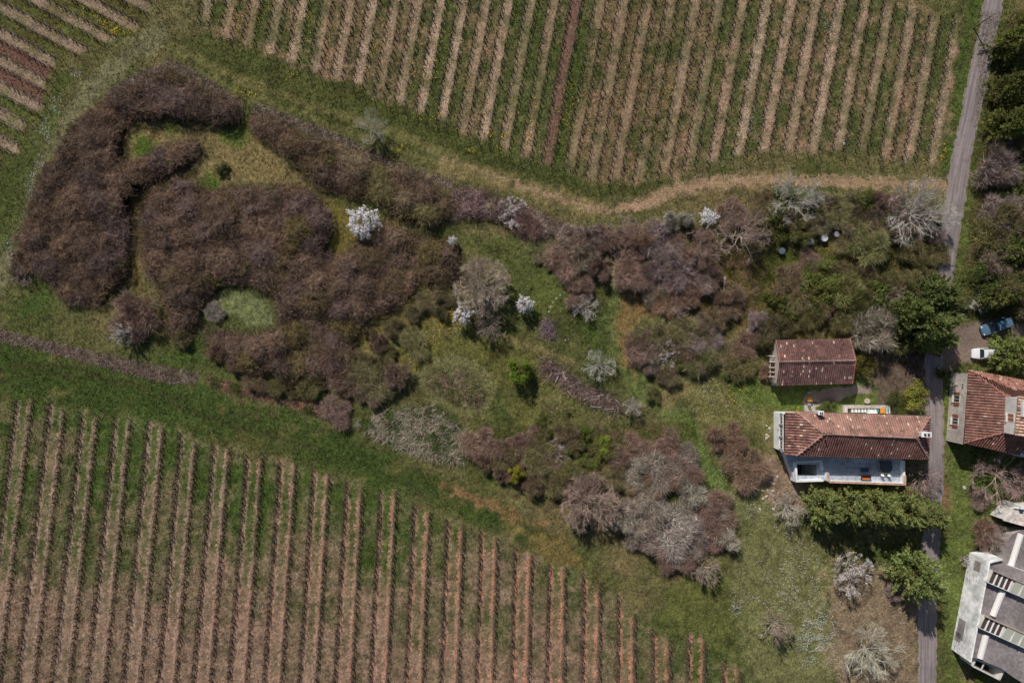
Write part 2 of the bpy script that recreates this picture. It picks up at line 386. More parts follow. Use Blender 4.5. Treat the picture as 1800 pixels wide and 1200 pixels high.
    # --- vineyards: grassed strips between the rows
    k_up, k_lo, k_co = row_fields(U, V)
    d_up, d_lo, d_co = sdist(UPPER, U, V), sdist(LOWER, U, V), sdist(CORNER, U, V)
    gap = np.floor(k_up)
    gcol = mix(c(80, 92, 48), c(128, 108, 86), np.clip(.36 + 1.5 * n25 + 1.2 * n8 + .6 * (hash2(gap, gap * 0, 5) - .5), 0, 1))
    lush = np.clip(.25 - 2.2 * n80 + 1.2 * n25 + .9 * (hash2(gap, gap * 0 + 3, 8) - .45), 0, 1) * np.clip(1.2 - np.abs(k_up - 8) / 9., .15, 1)
    gcol = mix(gcol, c(66, 82, 36), lush)
    gcol = mix(gcol, c(118, 98, 76), np.clip(1 - np.abs(k_up - 13.2) / 2.2, 0, .6) * np.clip(.6 + 2 * n25, 0, 1))
    col = mix(col, gcol, m(d_up, 12, 24))
    t = np.clip((V - (690 + .3 * U)) / 380. + np.clip((U - 500) / 1500., 0, .3), 0, 1)
    gl = mix(c(66, 88, 36), c(130, 112, 94), np.clip(t * 1.0 - .02 + 1.1 * n80 + .9 * n25 + .5 * n8 + .25 * (hash2(np.floor(k_lo + .5), k_lo * 0, 4) - .5), 0, 1))
    col = mix(col, gl, m(d_lo, 16, 26))
    gc = mix(c(92, 90, 48), c(80, 90, 44), np.clip(.5 + 2 * n25, 0, 1))
    col = mix(col, gc, m(d_co, 12, 24))
    col = col * (1 + .6 * n4 + .7 * n8 + .5 * n25)[:, None]
    # --- bare strips
    rk = np.where(d_up > -40, k_up, np.where(d_lo > -40, k_lo, k_co))
    rm = np.maximum.reduce([np.clip((d_up + 18 * n25 + 4) / 14, 0, 1), np.clip((d_lo + 22 * n25 + 4) / 18, 0, 1), np.clip((d_co + 16 * n25 + 2) / 10, 0, 1)])
    prof = (d_lo > -40).astype(float)
    ki = np.round(rk)
    st = mix(c(176, 146, 124), c(190, 164, 142), hash2(ki, ki * 0 + 1, 3))
    rm = rm * np.where(d_up > -40, np.where((k_up > 10.6) & (k_up < 16.5), .5, 1) * np.where(ki == 10, 2.6, .62 + .38 * hash2(ki, ki * 0 + 7, 3)) * np.clip(.75 + 1.6 * (fbm(U, V, 60, 12, 2) - .4), .35, 1), 1)
    st = np.where(((d_up > -40) & (ki == 10))[:, None], c(120, 92, 80), st)
    st = np.where((d_co > -40)[:, None], c(158, 136, 118), st)
    st_lo = mix(c(166, 140, 122), c(184, 134, 108), np.clip((U - 250) / 700. + 1.2 * n80, 0, 1))
    st = np.where((d_lo > -40)[:, None], st_lo, st)
    # reddish tilled gaps in the corner vineyard
    g = np.floor(k_co); red = ((d_co > 4) & ((g == 4) | (g == 5)) & (np.abs(k_co - g - .5) < .3) & (U < 95)).astype(float)
    col = mix(col, c(112, 84, 74), red * .9)
    lum = (col @ np.array((.3, .59, .11)))[:, None]; col = (lum + (col - lum) * .95) * np.array((1.055, .98, .94))
    return np.clip(col, .004, 1), rk, rm, prof, st * (1 + .35 * n4 + .3 * n8)[:, None]

def ground_material():
    t = NT('ground_cover'); p = t.pos()
    col = t.attr('Col').outputs[0]; rk = t.attr('rowk').outputs[2]; rm = t.attr('rowm').outputs[2]; pr = t.attr('prof').outputs[2]; st = t.attr('strip').outputs[0]
    nf = t.noise(2.2, 4, p, .65); nm = t.noise(.55, 3, p); nx = t.noise(7.0, 3, p, .7)
    wob = t.math('ADD', t.math('MULTIPLY', t.math('SUBTRACT', nf, .5), .78), t.math('MULTIPLY', t.math('SUBTRACT', t.noise(.9, 2, p), .5), .22))
    wob = t.math('MULTIPLY', wob, t.math('MULTIPLY_ADD', pr, -.6, 1.0))
    d0 = t.math('PINGPONG', t.math('ADD', rk, t.math('MULTIPLY', t.math('SUBTRACT', nm, .5), .13)), .5)
    d = t.math('ADD', d0, wob)
    m1 = t.ramp(d, .15, .28, 1, 0)
    m2 = t.math('MULTIPLY', t.ramp(d, .05, .15), t.ramp(d, .18, .27, 1, 0))
    patchy = t.math('MULTIPLY', t.ramp(t.noise(.35, 3, p), .28, .62, .25, 1), t.ramp(nx, .3, .6, .4, 1))
    mm = t.math('MULTIPLY', t.mixc(pr, m1, m2), t.math('MULTIPLY', rm, patchy))
    c1 = t.mixc(mm, col, st)
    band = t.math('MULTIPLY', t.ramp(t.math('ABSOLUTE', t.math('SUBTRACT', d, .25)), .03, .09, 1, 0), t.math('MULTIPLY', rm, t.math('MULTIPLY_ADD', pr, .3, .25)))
    c1 = t.mixc(band, c1, tuple(c(76, 62, 54)))  # brown soil ridge, its colour darkened for shade along the vines
    # dead stalks and tufts
    stalk = t.noise(5, 2, t.scaled(p, 1, .25, 1, .5), .6)
    f = t.math('MULTIPLY', t.ramp(nx, .25, .75, .55, 1.45), t.ramp(nf, .3, .7, .72, 1.28))
    f = t.math('MULTIPLY', f, t.ramp(stalk, .3, .7, .85, 1.15))
    c2 = t.mixc(1.0, c1, f, 'MULTIPLY')
    c2 = t.mixc(t.ramp(t.noise(3.1, 3, p, .7), .54, .72, 0, .5), c2, tuple(c(146, 132, 102)))
    c2 = t.mixc(t.ramp(t.noise(2.3, 3, t.scaled(p, 1, 1, 1, 1.1), .7), .56, .74, 0, .45), c2, tuple(c(66, 66, 40)))
    c2 = t.mixc(t.attr('bare').outputs[2], c2, t.mixc(1.0, col, t.ramp(nx, .2, .8, .82, 1.18), 'MULTIPLY'))
    t.put(t.bsdf.inputs['Base Color'], c2); t.bsdf.inputs['Roughness'].default_value = .95; t.bsdf.inputs['Specular IOR Level'].default_value = .1
    h = t.math('ADD', t.math('MULTIPLY', nf, .6), t.math('MULTIPLY', nx, .4))
    t.bump(h, .9, .22)
    return t.m
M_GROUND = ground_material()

def ground_mesh(name, us, vs, keep=None, z=0.0, dz=None, bare=0.0):
    Ug, Vg = np.meshgrid(us, vs); U, V = Ug.ravel(), Vg.ravel(); n = len(U)
    co = np.zeros((n, 3), np.float32); co[:, 0] = (U - 900) / S; co[:, 1] = (600 - V) / S; co[:, 2] = z
    if dz is not None: co[:, 2] += dz(U, V)
    nu, nv = len(us), len(vs)
    i = np.arange(nu * nv).reshape(nv, nu)
    Q = np.stack([i[1:, :-1], i[1:, 1:], i[:-1, 1:], i[:-1, :-1]], -1).reshape(-1, 4)
    if keep is not None:
        cu = (Ug[1:, :-1] + Ug[1:, 1:]).ravel() / 2; cv = (Vg[1:, :-1] + Vg[:-1, 1:]).ravel() / 2
        Q = Q[keep(cu, cv)]
        used, inv = np.unique(Q, return_inverse=True); Q = inv.reshape(-1, 4); co = co[used]; U, V = U[used], V[used]; n = len(U)
    me = bpy.data.meshes.new(name)
    me.vertices.add(n); me.vertices.foreach_set('co', co.ravel())
    me.loops.add(len(Q) * 4); me.loops.foreach_set('vertex_index', Q.astype(np.int32).ravel())
    me.polygons.add(len(Q)); me.polygons.foreach_set('loop_start', np.arange(0, len(Q) * 4, 4, dtype=np.int32))
    colr, rk, rm, prof, st = ground_colour(U, V)
    if keep is not None: rm = rm * 0
    for nm, val in (('Col', colr), ('strip', st)):
        a = me.attributes.new(nm, 'FLOAT_COLOR', 'POINT'); q = np.ones((n, 4), np.float32); q[:, :3] = val; a.data.foreach_set('color', q.ravel())
    for nm, val in (('rowk', rk), ('rowm', rm), ('prof', prof), ('bare', np.full(n, bare))):
        me.attributes.new(nm, 'FLOAT', 'POINT').data.foreach_set('value', np.asarray(val, np.float32))
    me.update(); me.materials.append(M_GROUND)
    return link(name, me, kind='structure')

far = lambda a, b: np.concatenate([a - np.array([12000, 5000, 2200, 1000, 450, 200, 90]), np.arange(a, b + .1, 3.4), b + np.array([90, 200, 450, 1000, 2200, 5000, 12000])])
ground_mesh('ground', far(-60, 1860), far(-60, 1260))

def patch_paint(col_layers, dist, fade):
    """recolour hook: colours laid over the ground colour for a path or yard"""
    global ground_colour
    base = ground_colour
    def f(U, V):
        colr, rk, rm, prof, st = base(U, V)
        n8 = fbm(U, V, 9, 1, 2) - .5; n25 = fbm(U, V, 26, 2, 2) - .5
        new = mix(np.tile(col_layers[0], (len(U), 1)), np.tile(col_layers[1], (len(U), 1)), np.clip(.4 + 1.8 * n25 + 1.2 * n8, 0, 1)) * (1 + .5 * n8)[:, None]
        colr = mix(colr, new, np.clip((dist(U, V) + fade * (.5 + 2 * n8 + 1.5 * n25)) / fade, 0, 1))
        return colr, rk, rm * 0, prof, st
    return base, f
def patch(name, dist, us, vs, amp, cols, z, fade=4, bare=.8):
    global ground_colour
    keepf = lambda U, V: dist(U, V) + amp * (fbm(U, V, 22, 2, 3) - .5) * 2 + amp * (vnoise(U, V, 4, 3) - .5) > 0
    base, f = patch_paint(cols, dist, fade); ground_colour = f
    o = ground_mesh(name, us, vs, keepf, z, bare=bare); ground_colour = base
    return o
patch('farm_track', lambda U, V: np.interp(U, [760, 900, 1050, 1200, 1690], [1, 4, 9, 14, 10]) - ldist(TRACKL, U, V), np.arange(750, 1690, 1.7), np.arange(255, 400, 1.7), 13, (c(162, 134, 108), c(130, 116, 84)), .012, 12, 0)
patch('driveway', lambda U, V: sdist(DRIVE, U, V), np.arange(1630, 1840, 1.7), np.arange(550, 670, 1.7), 5, (c(134, 116, 104), c(110, 98, 90)), .012, 8, .5)
patch('patio', lambda U, V: sdist(PATIO, U, V), np.arange(1400, 1545, 1.7), np.arange(670, 715, 1.7), 2, (c(150, 134, 126), c(128, 112, 106)), .016)
patch('garden_path', lambda U, V: sdist(GPATH, U, V), np.arange(1400, 1470, 1.7), np.arange(700, 735, 1.7), 1.5, (c(176, 168, 158), c(156, 148, 140)), .012)

# lane of worn tarmac
def road_material():
    t = NT('worn_tarmac'); p = t.pos(); cr = t.attr('across').outputs[2]
    nz = t.noise(1.2, 4, p); fine = t.noise(14, 2, p)
    wheel = t.math('PINGPONG', cr, .5)
    streak = t.noise(9, 2, t.n('CombineXYZ').outputs[0])
    cx = t.n('CombineXYZ'); t.put(cx.inputs[0], t.math('MULTIPLY', cr, 9.0)); t.put(cx.inputs[1], t.math('MULTIPLY', t.attr('along').outputs[2], .12))
    st = t.noise(1.0, 3, cx.outputs[0])
    colr = t.mixc(t.ramp(st, .3, .7), tuple(c(112, 103, 103)), tuple(c(146, 138, 136)))
    colr = t.mixc(t.ramp(nz, .45, .75, 0, .6), colr, tuple(c(116, 104, 100)))
    colr = t.mixc(t.ramp(t.noise(.22, 2, p), .55, .6, 0, .35), colr, tuple(c(104, 98, 98)))
    edge = t.ramp(wheel, .0, .09, .55, 0)
    colr = t.mixc(edge, colr, tuple(c(128, 116, 92)))
    colr = t.mixc(1.0, colr, t.ramp(fine, .2, .8, .85, 1.15), 'MULTIPLY')
    t.put(t.bsdf.inputs['Base Color'], colr); t.bsdf.inputs['Roughness'].default_value = .9
    t.bump(fine, .3, .02)
    return t.m
def make_road():
    pts = [np.array(P(u, v)[:2]) for u, v in ROADL]
    dense = []
    for a, b in zip(pts[:-1], pts[1:]):
        k = max(2, int(np.linalg.norm(b - a) / .5))
        dense += [a + (b - a) * i / k for i in range(k)]
    dense = np.array(dense)
    for _ in range(60): dense[1:-1] = (dense[:-2] + 2 * dense[1:-1] + dense[2:]) / 4
    tan = np.gradient(dense, axis=0); tan /= np.linalg.norm(tan, axis=1, keepdims=True); nor = np.stack([-tan[:, 1], tan[:, 0]], 1)
    n = len(dense); W = 5; along = np.arange(n) * .5
    v, ac, al = [], [], []
    rr = np.random.default_rng(3)
    for i in range(n):
        half = 1.5 * np.interp(dense[i, 1], [-50, -15, 10, 55], [1.0, .95, 1.05, 1.06])
        for j in range(W):
            t = j / (W - 1); off = (t * 2 - 1) * half
            if j in (0, W - 1): off += rr.normal() * .12
            q = dense[i] + nor[i] * off
            v.append((q[0], q[1], .03 + .03 * (1 - (2 * t - 1) ** 2))); ac.append(t); al.append(along[i])
    f = [(i * W + j, (i + 1) * W + j, (i + 1) * W + j + 1, i * W + j + 1) for i in range(n - 1) for j in range(W - 1)]
    me = bpy.data.meshes.new('road'); me.from_pydata(v, [], [q[::-1] for q in f])
    me.attributes.new('across', 'FLOAT', 'POINT').data.foreach_set('value', np.array(ac, np.float32))
    me.attributes.new('along', 'FLOAT', 'POINT').data.foreach_set('value', np.array(al, np.float32))
    me.materials.append(road_material()); link('road', me, kind='structure')
make_road()

# ------------------------------------------------------------------ grass, dead leaves and flowers (nobody could count them)
def scatter_ground():
    rng = np.random.default_rng(11)
    N = 230000
    U = rng.uniform(-30, 1830, N); V = rng.uniform(-30, 1230, N)
    colr, rk, rm, prof, st = ground_colour(U, V)
    d = np.abs(rk - np.round(rk))
    ok = ~((rm > .3) & (d < .2)) & (ldist(BANK1, U, V) > 9) & (sdist(REEDS, U, V) < 0) & (sdist(HEAP, U, V) < 0) & (ldist(ROADL, U, V) > 16.5) & (np.abs(ldist(TRACKL, U, V)) > 14) & (sdist(DRIVE, U, V) < 4) & (sdist(PATIO, U, V) < 4)
    ok &= (sdist([(1340, 590), (1520, 590), (1660, 720), (1660, 860), (1340, 860)], U, V) < 0) | (V < 0)
    U, V, colr = U[ok], V[ok], colr[ok]; n = len(U)
    p = np.stack([(U - 900) / S, (600 - V) / S, np.zeros(n)], 1)
    mb = MB()
    for k in range(2):
        dirs = rng.normal(size=(n, 3)) * .8; dirs[:, 2] = rng.uniform(.15, .9, n)
        b = rng.choice([.55, .9, 1.25, 1.8], (n, 1)) * rng.uniform(.85, 1.15, (n, 1)) * (.6 + .8 * fbm(U, V, 16, 77, 2))[:, None]
        mb.blades(p + rng.normal(size=(n, 3)) * (.1, .1, 0), dirs, rng.uniform(.14, .40, n), rng.uniform(.05, .12, n), colr * b * (1 + rng.uniform(-.12, .12, (n, 3))), rng)
    mb.build('grass', M_GRASS, kind='stuff')
    # straw and prunings on the bare strips
    N = 120000
    U = rng.uniform(-30, 1700, N); V = rng.uniform(-30, 1230, N)
    colr, rk, rm, prof, st = ground_colour(U, V); d = np.abs(rk - np.round(rk))
    ok = (rm > .5) & (d < .21) & ((prof < .5) | (rng.random(N) < .35)) & (rng.random(N) < np.where((sdist(UPPER, U, V) > 0) & (rk > 10.6) & (rk < 16.5), .5, 1))
    ok |= (ldist(TRACKL, U, V) < np.interp(U, [760, 900, 1050, 1200, 1690], [2, 6, 12, 17, 13])) & (U > 930)
    U, V, st, rk_ = U[ok], V[ok], st[ok], rk[ok]; n = len(U)
    p = np.stack([(U - 900) / S, (600 - V) / S, rng.uniform(.01, .06, n)], 1)
    dirs = rng.normal(size=(n, 3)); dirs[:, 2] = rng.uniform(0, .35, n)
    colr = st * rng.uniform(.55, 1.5, (n, 1))
    MB().blades(p, dirs, rng.uniform(.18, .5, n), rng.uniform(.05, .13, n), colr, rng).build('straw', M_GRASS, kind='stuff')
    # flowers
    def flowers(name, spots, colr, dens, size):
        ps = []
        for u, v, ru, rv, k in spots:
            n = int(dens * k * ru * rv * 3.14 / S / S) + 1
            q = rng.normal(size=(n, 2)) * .55
            ps.append(np.stack([u + q[:, 0] * ru, v + q[:, 1] * rv], 1))
        q = np.concatenate(ps)
        keep = fbm(q[:, 0], q[:, 1], 14, 6, 2) > .43
        q = q[keep]; n = len(q)
        p = np.stack([(q[:, 0] - 900) / S, (600 - q[:, 1]) / S, rng.uniform(.15, .4, n)], 1)
        nr = rng.normal(size=(n, 3)) * .35; nr[:, 2] = 1
        MB().leaves(p, nr, rng.uniform(.6, 1.3, n) * size, vary(colr, n, rng, .25, .05), rng).build(name, M_PETAL, kind='stuff')
    flowers('yellow_flowers', [(212, 48, 26, 14, 1.4), (190, 60, 16, 12, 1), (165, 25, 30, 16, .5), (660, 75, 7, 18, .9), (860, 238, 6, 8, 1.2), (888, 240, 10, 8, .8), (930, 232, 6, 16, 1.6), (877, 265, 7, 8, 1.3), (830, 265, 12, 5, .8), (848, 215, 5, 8, 1), (900, 175, 6, 10, .6), (822, 140, 8, 20, .5), (940, 175, 6, 14, .5), (415, 40, 8, 40, .3), (1310, 282, 10, 6, 1), (1655, 265, 8, 18, 1.4), (1630, 285, 12, 8, .8), (700, 260, 30, 12, .5), (520, 130, 20, 10, .4), (430, 165, 40, 10, .3), (705, 520, 30, 28, .6), (740, 600, 30, 24, .5), (790, 560, 26, 30, .45), (735, 640, 18, 10, 1), (940, 520, 20, 14, .4), (1480, 455, 40, 20, .2), (1300, 690, 40, 20, .2), (750, 205, 30, 8, .4), (1250, 100, 14, 60, .3), (560, 60, 40, 40, .15), (760, 120, 60, 60, .12), (1000, 200, 60, 80, .12), (1180, 180, 40, 60, .15), (450, 30, 60, 30, .15), (1400, 720, 20, 6, .4)], c(214, 180, 30), 12, .17)
    flowers('white_flowers',  [(135, 132, 14, 6, 1), (100, 190, 12, 22, .7), (80, 235, 14, 26, .9), (70, 300, 14, 36, .7), (55, 330, 12, 30, .7), (20, 440, 12, 40, .5), (1430, 1130, 34, 40, 2.0), (1400, 1050, 50, 40, .6), (1440, 1090, 26, 30, .9), (1390, 990, 60, 40, .45), (1330, 1040, 50, 30, .4), (1294, 1068, 12, 14, 1.2), (1310, 890, 40, 40, .3), (1265, 820, 20, 50, .25), (1380, 930, 26, 20, .4), (1100, 395, 60, 12, .2), (1230, 690, 50, 30, .2), (830, 968, 14, 12, .6), (1320, 220, 8, 20, .7), (1480, 245, 14, 14, .4), (1380, 170, 8, 16, .3), (1450, 40, 10, 20, .4), (270, 1130, 5, 24, 1), (455, 1060, 5, 26, .5), (1290, 720, 50, 30, .2), (1480, 1170, 20, 26, .4)], c(206, 212, 208), 24, .115)
scatter_ground()
# ------------------------------------------------------------------ buildings
WHITE, OFFW, GREYW = c(222, 224, 222), c(196, 194, 188), c(168, 160, 150)
SALMON, TILE_R, TILE_D, TILE_N = c(150, 116, 104), c(132, 95, 85), c(112, 81, 75), c(142, 100, 87)

def local(mb, name, mat, parent, kind=None):
    """build with plan coordinates, stored relative to the parent thing"""
    chain = Vector((0, 0, 0)); q = parent
    while q is not None: chain += q.location; q = q.parent
    off = np.array(chain)
    mb.T = [t - off for t in mb.T]
    return mb.build(name, mat, parent, kind=kind)

def tiled_face(mb, slab, pts, pitch, course, cols, rng, lichen=.06):
    """barrel tiles laid in courses on a roof face; pts[0]-pts[1] is the eave"""
    pts = [Vector(p) for p in pts]
    a = (pts[1] - pts[0]).normalized(); nrm = a.cross(pts[-1] - pts[0]).normalized()
    if nrm.z < 0: nrm = -nrm
    b = nrm.cross(a).normalized()
    if (pts[2] - pts[0]).dot(b) < 0: b = -b
    o = pts[0]
    pl = [((p - o).dot(a), (p - o).dot(b)) for p in pts]
    A0, A1 = min(p[0] for p in pl), max(p[0] for p in pl); B0, B1 = min(p[1] for p in pl), max(p[1] for p in pl)
    na, nb = int((A1 - A0) / pitch) + 1, int((B1 - B0) / course) + 1
    aa, bb = np.meshgrid(A0 + pitch * (np.arange(na) + .5), B0 + course * np.arange(nb))
    aa, bb = aa.ravel(), bb.ravel()
    q = np.array(pl)
    d = sdist(q * 10, aa * 10, (bb + course * .4) * 10, 200)
    k = d > -.25 * pitch * 10; aa, bb = aa[k], bb[k]; n = len(aa)
    aa = aa + rng.normal(size=n) * .012
    base = np.array(o); an, bn, nn = np.array(a), np.array(b), np.array(nrm)
    w = pitch * .76; prof = [(math.cos(t), math.sin(t)) for t in np.linspace(0, math.pi, 5)]
    lift = .04 + rng.uniform(-.008, .01, n); L = course * 1.12 + rng.uniform(-.02, .03, n)
    def ring(bo, li, sc):
        return [base + (aa + x * w / 2 * sc)[:, None] * an + (bb + bo)[:, None] * bn + (li + .03 + y * w * .30)[:, None] * nn for x, y in prof]
    R0, R1 = ring(np.zeros(n), lift, 1.0), ring(L, lift * 0, .85)
    tone = np.array(cols)[rng.integers(0, len(cols), n)]
    tone = vary(tone, n, rng, .09, .03)
    pale = rng.random(n) < lichen; tone[pale] = c(196, 176, 156) * rng.uniform(.7, 1.05, (pale.sum(), 1))
    dark = rng.random(n) < .05; tone[dark] *= .62
    for i in range(4): mb.quads(np.stack([R0[i], R1[i], R1[i + 1], R0[i + 1]], 1), tone)
    for i in (1, 2, 3): mb.tris(np.stack([R0[0], R0[i], R0[i + 1]], 1), tone * .8)
    # channels under the barrels, one sheet coloured darker for shade, and the boarding below
    slab.poly(pts, np.mean(cols, 0) * .8)
    slab.poly([p - nrm * .14 for p in pts], c(96, 78, 66))
    for i in range(len(pts)):
        p, r = pts[i], pts[(i + 1) % len(pts)]
        slab.quads([[p, r, r - nrm * .14, p - nrm * .14]], np.mean(cols, 0) * .8)
def caps(mb, p, q, colr, rng, w=.26, step=.42):
    p, q = Vector(p), Vector(q); L = (q - p).length; n = max(1, int(L / step)); d = (q - p) / n
    up = Vector((0, 0, 1)); s_ = d.cross(up).normalized(); u = s_.cross(d).normalized()
    for i in range(n):
        a, b = p + d * i, p + d * (i + 1.08); k = rng.uniform(.85, 1.1)
        ang = np.linspace(0, math.pi, 5)
        R0 = [a + s_ * math.cos(t) * w / 2 + u * (math.sin(t) * w * .5 + .07) for t in ang]; R1 = [b + s_ * math.cos(t) * w * .44 + u * (math.sin(t) * w * .44 + .05) for t in ang]
        mb.quads([[R0[j], R0[j + 1], R1[j + 1], R1[j]] for j in range(4)], colr * k)
        mb.tris([[R0[0], R0[j], R0[j + 1]] for j in (1, 2, 3)], colr * k * .85)

def window(parent, centre, width, height, out, sill=True, shutters=None, panecol=c(48, 52, 58)):
    """a framed window on a wall facing 'out'; centre is on the wall face"""
    ctr = Vector(centre); out = Vector(out).normalized(); s_ = Vector((-out.y, out.x, 0)); up = Vector((0, 0, 1))
    fr = MB()
    for sx, sz, w, h in ((-1, 0, .09, height + .18), (1, 0, .09, height + .18), (0, 1, width, .09), (0, -1, width, .09)):
        p = ctr + s_ * sx * (width / 2 + .045) + up * sz * (height / 2 + .045)
        fr.quads(obox(p, s_, out, up, w, .10, h), c(206, 204, 198))
    fr.quads(obox(ctr, s_, out, up, .06, .08, height), c(206, 204, 198))
    f = local(fr, 'window', M_PLASTIC, parent)
    g = MB().quads(obox(ctr + out * .015, s_, out, up, width, .03, height), panecol); local(g, 'pane', M_GLASS, f)
    if sill: local(MB().quads(obox(ctr - up * (height / 2 + .13) + out * .12, s_, out, up, width + .3, .28, .07), OFFW), 'sill', M_CONC, f)
    if shutters is not None:
        for sg in (-1, 1):
            sh = MB()
            p = ctr + s_ * sg * (width * .5 + .09 + width * .26) + out * .06
            sh.quads(obox(p, s_, out, up, width * .5, .04, height), shutters)
            for k in range(5): sh.quads(obox(p + out * .03 + up * (height * (k - 2) / 5.2), s_, out, up, width * .44, .03, .08), shutters * 1.15)
            local(sh, 'shutter', M_WOOD, f)
    return f
def obox(p, x, y, z, sx, sy, sz):
    p = Vector(p); x, y, z = Vector(x) * sx / 2, Vector(y) * sy / 2, Vector(z) * sz / 2
    v = [p + x * i + y * j + z * k for k in (-1, 1) for i, j in ((-1, -1), (1, -1), (1, 1), (-1, 1))]
    return [[v[i] for i in f] for f in ((0, 1, 5, 4), (1, 2, 6, 5), (2, 3, 7, 6), (3, 0, 4, 7), (4, 5, 6, 7), (3, 2, 1, 0))]
def chimney(parent, u, v, ztop, z0, sx, sy, rot=0.0):
    p = P(u, v, ztop)
    mb = MB().box(p.x, p.y, z0, sx, sy, ztop - z0 - .1, OFFW, rot)
    mb.box(p.x, p.y, ztop - .098, sx + .16, sy + .16, .1, WHITE, rot)
    ch = local(mb, 'chimney', M_PLASTER, parent)
    for k in (-1, 1): local(MB().box(p.x + k * sx * .2, p.y, ztop + .004, sx * .22, sy * .5, .16, c(80, 66, 60), rot), 'chimney_pot', M_STONE, ch)

def main_house():
    rng = np.random.default_rng(21)
    h = thing('farmhouse', 'long farmhouse with red hipped tile roof and white west wall and terrace', 'house', P(1500, 760))
    ze, zr = 4.5, 6.7
    NW, NE, SE, SW = P(1401, 724, ze), P(1634.5, 732, ze), P(1632, 806.5, ze), P(1400, 800.5, ze)
    RW, RE = P(1448, 762.5, zr), P(1610.5, 769.5, zr)
    XN, XS = P(1380, 726, 4.15), P(1379, 797, 4.15)
    roof = MB(); slab = MB(); cols = [TILE_R, SALMON, TILE_R * 1.1, TILE_D * 1.15]
    tiled_face(roof, slab, [NE, NW, RW, RE], .36, .42, [SALMON, SALMON * .92, c(146, 114, 103)], rng, .04)
    tiled_face(roof, slab, [SW, SE, RE, RW], .36, .42, [TILE_R * .95, TILE_R, c(136, 98, 90)], rng, .03)
    tiled_face(roof, slab, [NW, SW, RW], .42, .45, cols, rng)
    tiled_face(roof, slab, [SE, NE, RE], .42, .45, cols, rng)
    tiled_face(roof, slab, [XN, XS, SW - Vector((.02, 0, .1)), NW - Vector((.02, 0, .1))], .42, .45, cols, rng)
    r = local(slab, 'roof', M_TILE, h)
    local(roof, 'roof_tile', M_TILE, r, 'stuff')
    rc = MB()
    for a, b in ((RW, RE), (NW, RW), (SW, RW), (NE, RE), (SE, RE)): caps(rc, a, b, c(164, 132, 120), rng)
    local(rc, 'ridge_tile', M_TILE, r, 'stuff')
    # walls stand just inside the eaves
    xw = P(1360, 760).x
    yn = NW.y - .3
    W = [(xw, XN.y - .15), (xw, XS.y + .25), (SW.x + .2, SW.y + .35), (SE.x - .4, SE.y + .35), (NE.x - .4, NE.y - .35), (NW.x + .2, NW.y - .35)]
    wl = MB().extrude(W, 0, 4.06, WHITE, top=False)
    gut = MB()
    local(wl, 'wall', M_PLASTER, h)
    for v in (738, 759.5, 781.5): window(h, (xw - .02, P(0, v, 3.1).y, 3.25), 1.0, .9, (-1, 0, 0), sill=True, shutters=c(120, 124, 128))
    local(MB().box(xw - .03, P(0, 755, 2).y, 1.75, .06, .3, .35, c(70, 70, 70)), 'wall_vent', M_METAL, h)
    for k in range(5):
        x = SW.x + 3 + k * 4.0
        window(h, (x, SW.y + .33, 2.9), 1.0, 1.5, (0, -1, 0), shutters=c(110, 70, 50))
    chimney(h, 1443.5, 725.5, 6.0, 4.2, .7, .45); chimney(h, 1629, 763.5, 7.4, 4.3, 1.35, .62)
    vent = P(1451, 771, 6.6); local(MB().prisms([vent - Vector((0, 0, .4))], [vent + Vector((0, 0, .25))], .1, .09, c(120, 70, 60), 8), 'vent_pipe', M_TILE, h)
    gt = MB()
    gt.bar(NW + Vector((0, .08, -.06)), NE + Vector((0, .08, -.06)), .12, .1, c(150, 132, 122)); gt.bar(SW + Vector((0, -.08, -.06)), SE + Vector((0, -.08, -.06)), .12, .1, c(120, 80, 68))
    local(gt, 'gutter', M_METAL, h)
    # terrace on the south side, with a sunken stairwell at its west end
    zt, zp = 1.5, 2.4
    t = thing('terrace', 'white raised terrace with tiled parapet along the south side of the farmhouse', 'terrace', P(1500, 830))
    F = [P(1377, 804, zt), P(1394, 838, zt), P(1395, 846, zt), P(1446, 844, zt), P(1452, 845, zt), P(1585, 850, zt), P(1586, 806, zt)]
    xy = [(p.x, p.y) for p in F]
    y_h = SW.y + .32
    xy[0] = (xy[0][0], y_h); xy[-1] = (xy[-1][0], SE.y + .32)
    hole = [P(1401, 816, zt), P(1401, 835.5, zt), P(1435.5, 835.5, zt), P(1435.5, 816, zt)]
    hx0, hx1, hy0, hy1 = hole[0].x, hole[2].x, hole[1].y, hole[0].y
    side = MB().extrude(xy, 0, zt - .01, WHITE, top=False)
    local(side, 'retaining_wall', M_PLASTER, t)
    fl = MB(); fc = c(160, 168, 178)
    # floor laid round the stairwell opening
    xa, xb = hx0, hx1
    yA, yB = xy[2][1], y_h - .002
    fl.poly([(xy[0][0], xy[0][1] - .002, zt), (xy[1][0], xy[1][1], zt), (xa, xy[1][1], zt), (xa, yB, zt)], fc)
    fl.poly([(xy[1][0], xy[1][1], zt), (xy[2][0], xy[2][1], zt), (xa, yA, zt), (xa, xy[1][1], zt)], fc)
    fl.poly([(xa, hy1, zt), (xb, hy1, zt), (xb, yB, zt), (xa, yB, zt)], fc)
    fl.poly([(xa, yA, zt), (xb, xy[3][1] - .05, zt), (xb, hy0, zt), (xa, hy0, zt)], fc)
    fl.poly([(xb, xy[3][1] - .05, zt), (xy[3][0], xy[3][1], zt), (xy[4][0], xy[4][1], zt), (xy[5][0], xy[5][1], zt), (xy[6][0], xy[6][1], zt), (xb, yB, zt)], fc)
    local(fl, 'floor', M_CONC, t)
    st = MB(); sc_ = c(150, 150, 150)
    st.quads([[(hx0, hy0, 0.05), (hx1, hy0, .05), (hx1, hy1, .05), (hx0, hy1, .05)]], c(60, 58, 58))
